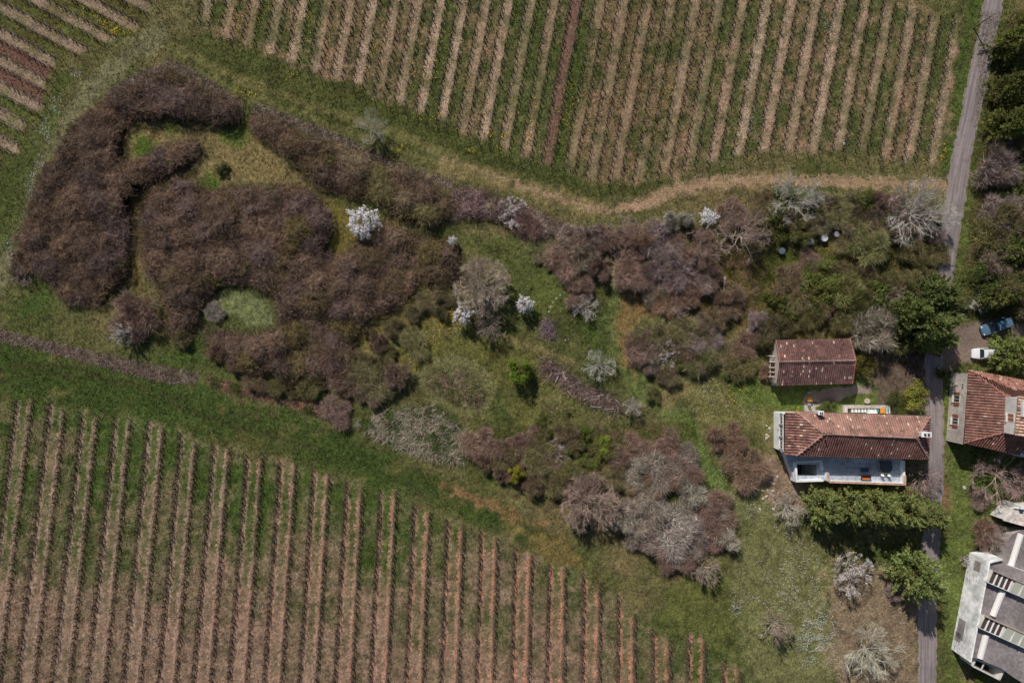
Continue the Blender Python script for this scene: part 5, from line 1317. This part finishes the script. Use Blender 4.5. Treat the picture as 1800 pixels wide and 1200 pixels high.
fill(['budding', 'leafy', 'twiggy', 'budding', 'twiggy'], [(1360, 500), (1430, 470), (1560, 480), (1640, 470), (1590, 600), (1520, 590), (1350, 585)], 26, 20, 34, 2.2, 3.8, {'twiggy': 'brown bush in the dense garden north of the barn', 'budding': 'olive bush in the dense garden north of the barn', 'leafy': 'green bush in the dense garden north of the barn'}, 'garden north of the barn', GREENS + [(.95, .95, .75)], 73, .6)
fill(['maybush', 'blackthorn', 'maybush'], [(1090, 850), (1130, 800), (1210, 800), (1260, 870), (1285, 940), (1230, 985), (1170, 985), (1100, 930)], 16, 24, 36, 2.2, 3.4, {'twiggy': 'brown bush packed within the big silvery thicket', 'blackthorn': 'silver-grey bush packed within the big silvery thicket', 'maybush': 'white-flecked bush packed within the big silvery thicket'}, 'silvery thicket', [(1.12, 1.12, 1.0), (1.0, .98, .9)], 74, .5)
fill(['budding', 'twiggy', 'twiggy'], [(830, 790), (900, 770), (1000, 750), (1100, 780), (1090, 850), (980, 870), (880, 850)], 20, 20, 32, 1.6, 2.6, {'twiggy': 'brown bush in the scrub edging the lower vineyard', 'budding': 'olive bush in the scrub edging the lower vineyard'}, 'scrub along the lower vineyard', [(.9, .86, .78), (.8, .84, .6), (.95, .88, .84)], 75, .6)
fill(['budding', 'twiggy', 'blackthorn'], [(1105, 570), (1250, 560), (1280, 610), (1230, 665), (1140, 650)], 12, 20, 30, 1.8, 2.6, {'twiggy': 'brown bush packed into the garden clump', 'budding': 'olive bush packed into the garden clump', 'blackthorn': 'grey bush packed into the garden clump'}, 'garden clump', [(.9, .86, .78), (.78, .82, .6)], 76, .55)
fill(['conifer', 'blackthorn', 'budding', 'leafy'], [(1790, 30), (1830, 20), (1830, 540), (1750, 535), (1742, 470), (1760, 380), (1768, 300), (1775, 200)], 22, 26, 40, 3.5, 6.5, {'conifer': 'dark conifer in the wood along the right edge', 'blackthorn': 'purple-grey bare shrub in the wood along the right edge', 'budding': 'olive shrub in the wood along the right edge', 'leafy': 'dark green shrub in the wood along the right edge'}, 'wood along the right edge', [(.8, .78, .66), (.85, .85, .68), (.95, .9, .84)], 77, .6)
fill(['budding', 'twiggy'], [(640, 640), (720, 640), (720, 690), (660, 700), (600, 700)], 6, 18, 28, 1.6, 2.2, {'twiggy': 'brown bush in the group beside the mown mound', 'budding': 'olive bush in the group beside the mown mound'}, 'group beside the mown mound', [(.85, .82, .74)], 78, .6)

fill(['twiggy', 'budding', 'twiggy'], [(20, 490), (30, 440), (45, 385), (72, 315), (112, 245), (142, 205), (185, 178), (200, 190), (150, 235), (112, 290), (72, 380), (52, 470)], 20, 10, 20, 1.0, 1.8, {'twiggy': 'small brown bush on the outer rim of the left thicket', 'budding': 'small olive bush on the outer rim of the left thicket'}, 'left thicket rim', [(.9, .86, .8), (.82, .8, .74)], 79, .75)
fill(['budding', 'twiggy', 'budding', 'twiggy'], [(370, 605), (400, 635), (480, 655), (540, 676), (600, 655), (640, 612), (700, 545), (800, 480), (812, 498), (722, 560), (655, 635), (600, 680), (530, 698), (400, 655)], 26, 14, 26, 1.4, 2.3, {'twiggy': 'brown bush along the lower rim of the largest thicket', 'budding': 'olive bush along the lower rim of the largest thicket'}, 'largest thicket rim', [(.84, .8, .72), (.74, .76, .56)], 80, .6)
fill(['leafy', 'budding', 'budding'], [(950, 735), (1010, 740), (1090, 770), (1080, 830), (990, 830), (940, 790)], 12, 14, 24, 1.4, 2.4, {'leafy': 'fresh green bush in the scrub above the round purple-brown tree', 'budding': 'olive bush in the scrub above the round purple-brown tree'}, 'scrub above the purple-brown tree', [(.95, 1.05, .72), (.8, .88, .6)], 81, .6)
fill(['budding', 'twiggy'], [(925, 410), (985, 420), (1000, 470), (950, 465)], 6, 12, 20, .7, 1.2, {'twiggy': 'low brown bramble clump east of the upper meadow', 'budding': 'low green bramble clump east of the upper meadow'}, 'upper meadow edge', [(.7, .85, .6), (.95, .88, .84)], 82, .7)
fill(['budding', 'twiggy'], [(640, 560), (760, 505), (790, 540), (700, 620), (640, 625)], 5, 12, 20, .8, 1.6, {'twiggy': 'low brown clump in the yellowish meadow', 'budding': 'low olive clump in the yellowish meadow'}, 'yellowish meadow', [(.8, .82, .6)], 83, 1.2)

# ------------------------------------------------------------------ thickets: one tangled mass each
def thicket(name, poly, label, cat, dens, hlo, hhi, rlo, rhi, tints, seed, cover=.82, twig=1.0, cane=.17):
    rng = np.random.default_rng(seed); A = area(poly)
    # domes of the single bushes inside the mass
    cand = sample_poly(poly, 1600, rng, 4); rr = rng.uniform(rlo, rhi, len(cand)) * S
    edge = sdist(poly, cand[:, 0], cand[:, 1]); rr = np.minimum(rr, edge * .95 + 7); keep = []
    for i in np.argsort(-rr + rng.normal(size=len(rr)) * 4):
        if all((cand[i, 0] - cand[j, 0]) ** 2 + (cand[i, 1] - cand[j, 1]) ** 2 > (.62 * (rr[i] + rr[j]) * .8) ** 2 for j in keep): keep.append(i)
    ctr = cand[keep]; R = rr[keep]; hh = np.clip(.5 + edge[keep] / 55, .5, 1) * rng.uniform(hlo * .8, hhi * 1.15, len(keep)) * np.clip(R / (rhi * S) + .35, .4, 1.1)
    tint = np.array(tints)[rng.integers(0, len(tints), len(keep))] * rng.uniform(.82, 1.14, (len(keep), 1))
    def height(U, V):
        best = np.zeros(len(U)); idx = np.zeros(len(U), int)
        for s in range(0, len(U), 4000):
            d2 = (U[s:s + 4000, None] - ctr[None, :, 0]) ** 2 + (V[s:s + 4000, None] - ctr[None, :, 1]) ** 2
            z = hh * np.sqrt(np.clip(1 - d2 / (R * 1.05) ** 2, 0, 1)); i = z.argmax(1); idx[s:s + 4000] = i; best[s:s + 4000] = z[np.arange(len(i)), i]
        return best, idx
    mb = MB(); n = int(A * dens)
    q = sample_poly(poly, n, rng); U, V = q[:, 0], q[:, 1]
    kk_ = sdist(poly, U, V) > 42 * (fbm(U, V, 30, seed + 4, 3) - .47); U, V = U[kk_], V[kk_]; n = len(U)
    z, i = height(U, V); ok = (z > .12) | (rng.random(n) < .3); U, V, z, i = U[ok], V[ok], z[ok], i[ok]; n = len(U)
    lump = fbm(U, V, 14, seed, 2)
    f = rng.uniform(.45, 1.0, n) ** .7
    p = np.stack([(U - 900) / S, (600 - V) / S, np.clip(z * f * (.8 + .4 * lump), .02, None)], 1)
    cc3 = np.stack([(ctr[:, 0] - 900) / S, (600 - ctr[:, 1]) / S, hh * .25], 1)
    d = norm(p - cc3[i]) * .9 + rng.normal(size=(n, 3)) * .55 + (0, 0, .25)
    colr = vary((1, 1, 1), n, rng, .36, .05) * tint[i]
    L = rng.uniform(.3, .85, n) * twig
    mb.blades(p, d, L, rng.uniform(.022, .05, n), colr, rng)
    # low sprawl round the foot of the mass
    ring = np.array(poly, float); lo, hi = ring.min(0) - 14, ring.max(0) + 14; g = rng.uniform(lo, hi, (int(A * 60), 2)); sd_ = sdist(poly, g[:, 0], g[:, 1]); g = g[(sd_ > -13 * rng.random(len(g)) ** .7) & (sd_ < 12) & (fbm(g[:, 0], g[:, 1], 20, seed + 9, 2) > .42)]; m = len(g)
    pg = np.stack([(g[:, 0] - 900) / S, (600 - g[:, 1]) / S, rng.uniform(.02, .6, m)], 1); dg = rng.normal(size=(m, 3)); dg[:, 2] = np.abs(dg[:, 2]) * .6
    mb.blades(pg, dg, rng.uniform(.25, .7, m), rng.uniform(.025, .05, m), np.array([c(128, 110, 92), c(110, 102, 68), c(138, 120, 108)])[rng.integers(0, 3, m)] * rng.uniform(.7, 1.25, (m, 1)), rng)
    # arching canes: three joined lengths each, paler
    m = int(n * cane); s = rng.integers(0, n, m); a = p[s]; dd = norm(rng.normal(size=(m, 3)) * (1, 1, .3) + norm(p[s] - cc3[i[s]]) * .5 + (0, 0, .35)); cl = vary((1.7, 1.62, 1.5), m, rng, .3, .04) * tint[i[s]]
    for k in range(3):
        b = a + dd * (rng.uniform(.25, .45, (m, 1))) * twig
        w = .035 - .008 * k
        sd = norm(np.cross(dd, rng.normal(size=(m, 3)))) * w / 2
        mb.quads(np.stack([a - sd, a + sd, b + sd * .8, b - sd * .8], 1), cl); a = b; dd = norm(dd + rng.normal(size=(m, 3)) * .3 + (0, 0, -.35))
    # dead inner growth: a rough mat under the twigs
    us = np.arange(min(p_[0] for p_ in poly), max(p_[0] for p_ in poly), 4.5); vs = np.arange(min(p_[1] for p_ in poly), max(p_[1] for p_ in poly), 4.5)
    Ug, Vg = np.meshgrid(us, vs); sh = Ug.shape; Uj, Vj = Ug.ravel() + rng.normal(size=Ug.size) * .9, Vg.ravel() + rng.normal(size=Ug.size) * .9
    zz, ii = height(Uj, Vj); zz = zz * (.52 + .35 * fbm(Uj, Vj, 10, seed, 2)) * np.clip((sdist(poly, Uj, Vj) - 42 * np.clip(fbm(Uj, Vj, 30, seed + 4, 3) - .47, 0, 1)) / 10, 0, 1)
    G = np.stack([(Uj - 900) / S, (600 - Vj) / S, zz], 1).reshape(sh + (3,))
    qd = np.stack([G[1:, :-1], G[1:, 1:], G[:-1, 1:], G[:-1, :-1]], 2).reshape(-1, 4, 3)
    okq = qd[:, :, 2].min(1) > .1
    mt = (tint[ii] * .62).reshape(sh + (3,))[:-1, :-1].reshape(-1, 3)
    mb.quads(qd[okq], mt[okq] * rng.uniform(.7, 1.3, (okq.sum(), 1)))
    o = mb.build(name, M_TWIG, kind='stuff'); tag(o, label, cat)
    return o
BR = [c(119, 101, 87), c(110, 94, 82), c(126, 106, 90), c(116, 99, 92), c(110, 95, 75), c(116, 99, 86)]
PU = [c(138, 116, 114), c(128, 112, 106), c(146, 130, 120)]
thicket('thicket', WEST_T, 'dense brown bare thicket filling the left end of the enclosure', 'thicket', 95, 1.9, 2.9, 1.3, 2.9, BR, 1)
thicket('thicket', MID_T, 'largest brown thicket right of the narrow dark path', 'thicket', 95, 1.9, 2.9, 1.3, 2.9, BR * 2 + [c(112, 100, 70)], 2)
thicket('thicket', NORTH_T, 'brown hedge-like thicket along the bank below the grassy lane', 'thicket', 95, 1.6, 2.5, 1.2, 2.5, [BR[0], BR[2], BR[4], c(132, 118, 96), c(120, 112, 78)], 3)
thicket('bramble_bank', BRAMBLE, 'low purple-brown bramble bank below the lane where it turns to straw', 'brambles', 95, .7, 1.3, .9, 1.8, PU, 4)
plant('sparse', 900, 372, 30, 2.0, 'bramble with scattered white blossom on the purple bank', name='blossom_shrub', cat='shrub')
plant('twiggy', 930, 395, 28, 1.8, 'dark brown bush at the lower edge of the purple bank', (.75, .66, .68))

def litter_bank(name, poly, label, cat, dens, cols, h, L, seed, w=.05, along=None):
    rng = np.random.default_rng(seed); n = int(area(poly) * dens); q = sample_poly(poly, n, rng); U, V = q[:, 0], q[:, 1]
    e = np.clip(sdist(poly, U, V) / 12, .15, 1); lump = fbm(U, V, 16, seed, 2)
    p = np.stack([(U - 900) / S, (600 - V) / S, h * e * lump * rng.uniform(.1, 1.3, n)], 1)
    d = rng.normal(size=(n, 3)); d[:, 2] = np.abs(d[:, 2]) * .45
    if along is not None: d += np.array(along) * rng.normal(size=(n, 1)) * 1.4
    colr = np.array(cols)[np.clip((lump * len(cols) * 1.6 - .3 * len(cols)).astype(int), 0, len(cols) - 1)]
    mb = MB().blades(p, d, rng.uniform(.4, 1.1, n) * L, rng.uniform(.6, 1.3, n) * w, colr * rng.uniform(.6, 1.35, (n, 1)), rng)
    return tag(mb.build(name, M_TWIG, kind='stuff'), label, cat)
DG = [c(146, 128, 122), c(166, 148, 136), c(128, 110, 106), c(172, 156, 138)]
litter_bank('dry_bank', [(180, 180), (190, 160), (240, 128), (290, 108), (320, 112), (370, 140), (425, 178), (424, 190), (370, 158), (330, 138), (295, 132), (240, 158)], 'strip of dead grey-brown growth round the top corner of the thicket', 'dead growth', 110, DG, .5, .6, 31)
litter_bank('dry_bank', [(445, 182), (470, 186), (530, 212), (600, 236), (650, 262), (690, 286), (740, 300), (800, 318), (790, 335), (720, 308), (680, 298), (600, 256), (520, 226), (450, 205)], 'strip of dead grey-brown growth along the top of the hedge-like thicket', 'dead growth', 110, DG, .5, .6, 32)
litter_bank('dry_bank', [(-40, 570), (0, 578), (60, 594), (130, 610), (200, 624), (270, 640), (350, 656), (345, 672), (300, 674), (230, 658), (150, 636), (60, 612), (-40, 592)], 'dead brown strip along the lower bank at the left edge', 'dead growth', 150, [c(144, 122, 114), c(156, 138, 126), c(122, 104, 96)], .4, .6, 33)
litter_bank('dry_bank', [(362, 660), (420, 674), (490, 690), (560, 706), (610, 726), (615, 746), (560, 732), (480, 706), (420, 694), (370, 678)], 'broken dead strip with green gaps continuing along the lower bank', 'dead growth', 150, [c(166, 132, 108), c(132, 112, 96), c(92, 98, 54)], .7, .7, 34, .06)
litter_bank('reed_bed', REEDS, 'bed of pale fallen reeds over green growth beside the lower vineyard', 'reeds', 75, [c(88, 102, 58), c(160, 156, 134), c(176, 162, 144), c(76, 94, 48)], .7, 1.5, 35, .06, (.7, .7, .1))
litter_bank('reed_mound', [(748, 662), (775, 645), (812, 644), (842, 668), (856, 692), (842, 716), (808, 714), (768, 692), (750, 678)], 'oval mound of flattened dry stalks in the mown meadow', 'dry stalks', 75, [c(158, 144, 118), c(104, 112, 64), c(140, 122, 102), c(110, 112, 70)], .7, 1.2, 36, .06, (.6, -.7, .1))
litter_bank('weed_bed', [(985, 520), (1010, 512), (1035, 540), (1020, 580), (980, 600), (955, 590), (965, 550)], 'rough green and straw weeds of the stone-edged round bed', 'weeds', 50, [c(120, 108, 80), c(92, 100, 54), c(150, 132, 104)], .4, .6, 37)
litter_bank('rough_growth', [(1240, 380), (1340, 340), (1480, 350), (1560, 345), (1640, 340), (1650, 380), (1560, 385), (1440, 372), (1300, 372)], 'rough dry growth between the straw track and the garden trees', 'dry growth', 45, [c(140, 128, 96), c(112, 110, 66), c(150, 134, 112)], .5, .6, 38)
litter_bank('leaf_litter', EARTH, 'brown leaf litter under the trees beside the lane at the bottom', 'leaf litter', 55, [c(150, 132, 114), c(168, 150, 132), c(126, 108, 94)], .12, .4, 39)
litter_bank('undergrowth', [(1330, 440), (1660, 440), (1655, 470), (1600, 500), (1560, 590), (1340, 585), (1330, 500)], 'mixed green undergrowth beneath the garden shrubs', 'undergrowth', 70, [c(96, 108, 48), c(84, 98, 42), c(124, 112, 70)], .8, .6, 40)
litter_bank('undergrowth', [(1720, 20), (1850, 20), (1850, 560), (1700, 560), (1690, 480), (1710, 330)], 'mixed dry and green undergrowth along the right edge', 'undergrowth', 40, [c(110, 100, 62), c(90, 96, 48), c(124, 108, 84)], .6, .6, 41)
litter_bank('undergrowth', [(830, 750), (1220, 740), (1240, 860), (1290, 930), (1200, 990), (1100, 960), (1060, 850), (960, 900), (860, 830)], 'brown and green undergrowth beneath the southern shrubs', 'undergrowth', 70, [c(112, 102, 66), c(86, 100, 46), c(124, 106, 84)], .5, .6, 42)
litter_bank('undergrowth', [(980, 410), (1340, 390), (1360, 470), (1320, 560), (1180, 560), (1080, 480), (990, 480)], 'brown undergrowth beneath the hedge below the straw track', 'undergrowth', 70, [c(116, 102, 76), c(98, 100, 52), c(128, 110, 90)], .5, .6, 43)

# brush piles: cut branches thrown together
def brush_pile(pts, label, cols, seed, width, h=.9, n=900, whites=12):
    rng = np.random.default_rng(seed); line = np.array(pts, float); t = rng.uniform(0, len(line) - 1.001, n); i = t.astype(int); f = (t - i)[:, None]
    q = line[i] * (1 - f) + line[i + 1] * f + rng.normal(size=(n, 2)) * width * .35
    b = P(*line.mean(0)); o = thing('brush_pile', label, 'brush pile', (b.x, b.y, 0))
    p = np.stack([(q[:, 0] - 900) / S - b.x, (600 - q[:, 1]) / S - b.y, np.abs(rng.normal(size=n)) * h * .4], 1)
    d = rng.normal(size=(n, 3)); d[:, 2] *= .3; L = rng.uniform(.5, 1.6, n)
    e = p + norm(d) * L[:, None]; e[:, 2] = np.clip(e[:, 2], .02, h)
    MB().prisms(p, e, .028, .008, np.array(cols)[rng.integers(0, len(cols), n)] * rng.uniform(.7, 1.3, (n, 1)), 3).build('branches', M_TWIG, o, kind='stuff')
    for k in range(whites):
        a = p[k] + (0, 0, h * .5); MB().prisms([a], [a + norm(d[k:k + 1])[0] * rng.uniform(.8, 1.8)], .05, .025, c(196, 186, 178), 5).build('bleached_branch', M_TWIG, o)
brush_pile([(955, 640), (985, 660), (1020, 685), (1050, 700), (1092, 718)], 'long purple-brown heap of cut branches across the middle meadow', [c(128, 106, 102), c(112, 92, 88), c(150, 132, 122)], 51, 24, .9, 1700, 14)
brush_pile([(962, 566), (966, 590)], 'small purple-grey heap of twigs on the rim of the round bed', [c(136, 118, 122), c(120, 104, 106)], 52, 16, .6, 350, 0)

# ------------------------------------------------------------------ vineyards: each trellised row is a thing
END = MB().prisms([(0, 0, 0)], [(0, 0, 1.55)], .055, .05, c(112, 100, 88), 6).mesh('end_post', M_WOOD)
def in_poly(poly, u, v): return sdist(poly, np.array([u]), np.array([v]))[0] > 0
def vine_row(line, label, group, seed, h=1.25, weeds=0, canes=5, post_col=c(128, 118, 106)):
    """line: plan points from the headland end onwards"""
    rng = np.random.default_rng(seed); line = np.array(line, float)
    w = np.stack([(line[:, 0] - 900) / S, (600 - line[:, 1]) / S], 1); a, b = w[0], w[-1]; L = np.linalg.norm(b - a)
    if L < 2: return
    d = (b - a) / L; o = thing('vine_row', label, 'vine row', (a[0], a[1], 0), group); nd = np.array((-d[1], d[0]))
    cum = np.concatenate([[0], np.cumsum(np.linalg.norm(np.diff(w, axis=0), axis=1))])
    at = lambda t: np.stack([np.interp(t, cum, w[:, 0]) - a[0], np.interp(t, cum, w[:, 1]) - a[1]], -1)
    # leaning end post and its strainer
    e = link('end_post', END, o); lean = .42; ang = math.atan2(d[1], d[0])
    e.rotation_euler = (0, -lean, ang); 
    t = np.arange(.7, cum[-1], 1.0) + rng.normal(size=len(np.arange(.7, cum[-1], 1.0))) * .12
    t = t[rng.random(len(t)) > .07]; n = len(t); q = at(t); p0 = np.column_stack([q + nd * rng.normal(size=(n, 1)) * .05, np.zeros(n)])
    mb = MB(); br = c(74, 63, 57); knee = p0 + np.column_stack([nd * rng.normal(size=(n, 1)) * .06, np.full(n, .45)]); top = knee + np.column_stack([d * rng.normal(size=(n, 1)) * .1, rng.uniform(.15, .3, n)])
    mb.prisms(p0, knee, .10, .085, vary(br, n, rng, .25, .05), 4); mb.prisms(knee, top, .07, .06, vary(br, n, rng, .25, .05), 4)
    for sg in (-1, 1):
        m = rng.random(n) < .85; k = m.sum(); e1 = top[m] + np.column_stack([d * sg * rng.uniform(.3, .55, (k, 1)), rng.normal(size=k) * .05 + .05])
        mb.prisms(top[m], e1, .032, .018, vary(br * 1.1, k, rng, .25, .05), 3)
    m = n * canes; s = rng.integers(0, n, m); q0 = top[s] + np.column_stack([d * rng.uniform(-.45, .45, (m, 1)), np.zeros(m)])
    mb.blades(q0, np.column_stack([rng.normal(size=(m, 2)) * .35, np.ones(m)]), rng.uniform(.2, .6, m), .05, vary(br * 1.1, m, rng, .3, .05), rng)
    mb.build('vines', M_TWIG, o, kind='stuff')
    tp = np.arange(5.0, cum[-1], 5.0)
    if len(tp):
        q = at(tp); pb = np.column_stack([q, np.zeros(len(tp))]); MB().prisms(pb, pb + (0, 0, h + .25), .04, .035, post_col, 5).build('trellis_post', M_WOOD, o, kind='stuff')
    tw = np.linspace(0, cum[-1], max(3, int(cum[-1] / 4))); q = at(tw); wr = MB()
    for z in (.68, h + .1):
        pz = np.column_stack([q, np.full(len(tw), z)]); wr.prisms(pz[:-1], pz[1:], .006, .006, c(120, 120, 122), 3)
    wr.build('wire', M_METAL, o)
    if weeds:
        m = int(cum[-1] * weeds); tt = rng.uniform(0, cum[-1], m); q = at(tt) + nd * (rng.normal(size=(m, 1)) * .16)
        k = rng.random(m); cl = np.where((k < .6)[:, None], c(104, 87, 76), np.where((k < .85)[:, None], c(146, 128, 110), c(92, 94, 60)))
        MB().blades(np.column_stack([q, np.zeros(m)]), np.column_stack([rng.normal(size=(m, 2)) * .7, np.abs(rng.normal(size=m)) + .2]), rng.uniform(.15, .5, m), rng.uniform(.04, .08, m), cl * rng.uniform(.6, 1.3, (m, 1)), rng).build('dead_weeds', M_GRASS, o, kind='stuff')
def ordinal(n): return '%d%s' % (n, 'th' if 10 <= n % 100 <= 20 else {1: 'st', 2: 'nd', 3: 'rd'}.get(n % 10, 'th'))
# upper field
kx = np.array([365, 617, 1013, 1347, 1563, 1690.]); kk = np.array([-6, 0, 10, 18, 23, 26.])
rows = []
for j in range(-13, 52):
    k = j / 2 + .25; x0 = np.interp(k, kk, kx) if k > -6 else 365 + (k + 6) * 42
    vs = np.arange(-70, 330, 3.0); us = x0 - .185 * vs; ins = sdist(UPPER, us, vs) > -2
    if ins.sum() > 12: rows.append([(u, v) for u, v in zip(us[ins], vs[ins])][::-1])
rows = [r for r in rows if max(p[1] for p in r) > 4]
for i, r in enumerate(rows[::-1]):
    vine_row(r[::6] + [r[-1]], 'bare trellised vine row, %s from the road in the upper vineyard' % ordinal(i + 1), 'rows of the upper vineyard', 500 + i, weeds=6)
rows = []
for k in range(-4, 43):
    x12 = 30 + 31 * k; vs = np.arange(1255, 690, -3.0); us = x12 + .1175 * (1 - x12 / 1150) * (1200 - vs); ins = sdist(LOWER, us, vs) > -2
    if ins.sum() > 8:
        r = [(u, v) for u, v in zip(us[ins], vs[ins])][::-1]
        if max(p[0] for p in r) > 0:
            if not rows: K0 = k
            rows.append(r)
for i, r in enumerate(rows):
    vine_row(r[::6] + [r[-1]], 'bare trellised vine row, %s from the left edge in the lower vineyard' % ordinal(i + 1), 'rows of the lower vineyard', 700 + i, weeds=26, canes=(30 if (i + K0) % 2 == 0 else 14))
rows = []
for j in range(-4, 18):
    k = j / 2 + .25; y0 = k * 47 - 130; us = np.arange(320, -70, -3.0); vs = y0 + .55 * us; ins = sdist(CORNER, us, vs) > -2
    if ins.sum() > 8:
        r = [(u, v) for u, v in zip(us[ins], vs[ins])]
        if any(p[0] > 0 and p[1] > 0 for p in r): rows.append(r)
for i, r in enumerate(rows):
    vine_row(r[::6] + [r[-1]], 'bare slanting vine row, %s from the top in the upper left vineyard' % ordinal(i + 1), 'rows of the corner vineyard', 900 + i, weeds=6)

# ------------------------------------------------------------------ small things
def pole():
    b = P(1711.5, 49.5); o = thing('utility_pole', 'lone wooden utility pole at the roadside casting a thin shadow over the lane', 'utility pole', b)
    MB().prisms([(0, 0, 0)], [(0, 0, 4.9)], .11, .085, c(120, 108, 98), 8).build('pole', M_WOOD, o)
    MB().box(0, 0, 4.55, .9, .09, .09, c(120, 110, 100), .5).build('crossarm', M_WOOD, o)
    for x in (-.38, .38): MB().lathe(x * math.cos(.5), x * math.sin(.5), [(.0, 4.64), (.04, 4.64), (.05, 4.7), (.03, 4.78), (0, 4.79)], c(200, 200, 196), 8).build('insulator', M_PLASTIC, o)
pole()
def drum(u, v, r, label, colr):
    o = thing('water_drum', label, 'drum', P(u, v, .9), 'white drums in the garden'); o.location.z = 0
    MB().lathe(0, 0, [(r * .95, 0), (r, .05), (r, .3), (r * 1.03, .32), (r, .34), (r, .62), (r * 1.03, .64), (r, .66), (r, .88)], colr * .85, 20).build('barrel', M_PLASTIC, o)
    MB().lathe(0, 0, [(r * 1.04, .86), (r * 1.05, .91), (r * .9, .93), (r * .3, .96), (0, .965)], colr, 20).build('lid', M_PLASTIC, o)
drum(1425.5, 424.5, .45, 'white round drum with a dark smear, left of the sunlit three', c(166, 172, 178))
drum(1450, 418.5, .5, 'cleanest bright white round drum in the middle of the sunlit three', c(206, 212, 212))
drum(1471.5, 411.5, .44, 'greyish white drum at the right of the sunlit three', c(140, 138, 142))
drum(1375, 441, .5, 'dull blue-grey drum, shade put into its colour, at the foot of the dark green bush', c(84, 92, 104))  # lid and barrel coloured dark to stand for the bush's shade
for (u, v, s_, lab) in ((1531, 378, .35, 'small white box, left of the pair under the straw track'), (1537, 378, .35, 'small white box, right of the pair under the straw track')):
    o = thing('white_box', lab, 'box', P(u, v, .4), 'white boxes under the track'); o.location.z = 0
    MB().box(0, 0, 0, s_, s_, .4, c(206, 206, 210), .2, .02).build('body', M_PLASTIC, o); MB().box(0, 0, .402, s_ + .08, s_ + .08, .05, c(222, 222, 226), .2, .02).build('lid', M_PLASTIC, o)
o = thing('plank', 'pale upright plank leaning in the brown grass below the hedge', 'plank', P(1272, 500)); MB().bar((0, -1.2, .06), (.05, 1.2, .5), .28, .06, c(182, 172, 166)).build('board', M_WOOD, o)
o = thing('plank', 'pale wooden walkway board between the barn and the garden shrubs', 'plank', P(1444.5, 586)); MB().bar((0, -.9, .06), (0, .8, .12), .42, .07, c(176, 160, 148)).build('board', M_WOOD, o)
o = thing('plastic_sheet', 'small white plastic sheet among the dark conifers by the drive', 'sheet', P(1661, 529, 1.6)); MB().quads([[(-.5, -.15, .5), (.3, -.25, .6), (.45, .2, .75), (-.1, .3, .8)]], c(206, 206, 214)).build('sheet', M_PLASTIC, o)
def rock_mesh(seed):
    rng = np.random.default_rng(seed); n = 8; a = np.arange(n) * 6.283 / n; rr = rng.uniform(.35, .55, n)
    lo = np.stack([np.cos(a) * rr, np.sin(a) * rr, np.zeros(n)], 1); hi = np.stack([np.cos(a) * rr * .7, np.sin(a) * rr * .7, rng.uniform(.25, .4, n)], 1); q = [[lo[i], lo[(i + 1) % n], hi[(i + 1) % n], hi[i]] for i in range(n)]
    mb = MB().quads(q, c(176, 166, 154)); mb.tris([[hi[i], hi[(i + 1) % n], (0, 0, .42)] for i in range(n)], c(184, 174, 162)); return mb.mesh('stone', M_STONE)
ROCKS = [rock_mesh(i) for i in range(3)]
def rock(u, v, s_, label, group, i):
    o = tag(link('stone', ROCKS[i % 3], None, P(u, v)), label, 'stone', group); o.scale = (s_, s_ * random.uniform(.6, 1), s_ * .8); o.rotation_euler = (0, 0, random.uniform(0, 6))
for i, (u, v) in enumerate(((965, 548), (968, 540), (972, 532), (978, 525), (985, 519), (992, 514), (960, 560), (994, 598), (999, 596))):
    rock(u, v, random.uniform(.25, .5), 'pale edging stone round the weed bed', 'edging stones of the round bed', i)
for i in range(26):
    rock(random.gauss(1352, 16), random.gauss(866, 18), random.uniform(.2, .65), 'pale rubble stone below the south-west corner of the terrace', 'rubble by the terrace', i)
for i in range(7):
    rock(random.gauss(1350, 5), random.gauss(768, 14), random.uniform(.3, .7), 'pale rubble stone along the foot of the farmhouse west wall', 'rubble by the west wall', i)
rock(1695, 857, .8, 'pale stone on the bright lawn, left of two', None, 1); rock(1711, 857, .8, 'pale stone on the bright lawn, right of two', None, 2)

# each of several alike plants and stones is told apart by its order from the left
def order_labels():
    by = {}
    for o in SC.objects:
        if o.parent is None and 'label' in o and 'group' in o: by.setdefault((o['group'], o['label']), []).append(o)
    for (g, lab), os_ in by.items():
        if len(os_) > 1:
            for i, o in enumerate(sorted(os_, key=lambda o: o.location.x)):
                o['label'] = lab + (', leftmost' if i == 0 else ', rightmost' if i == len(os_) - 1 else ', %s from the left' % ordinal(i + 1))
order_labels()
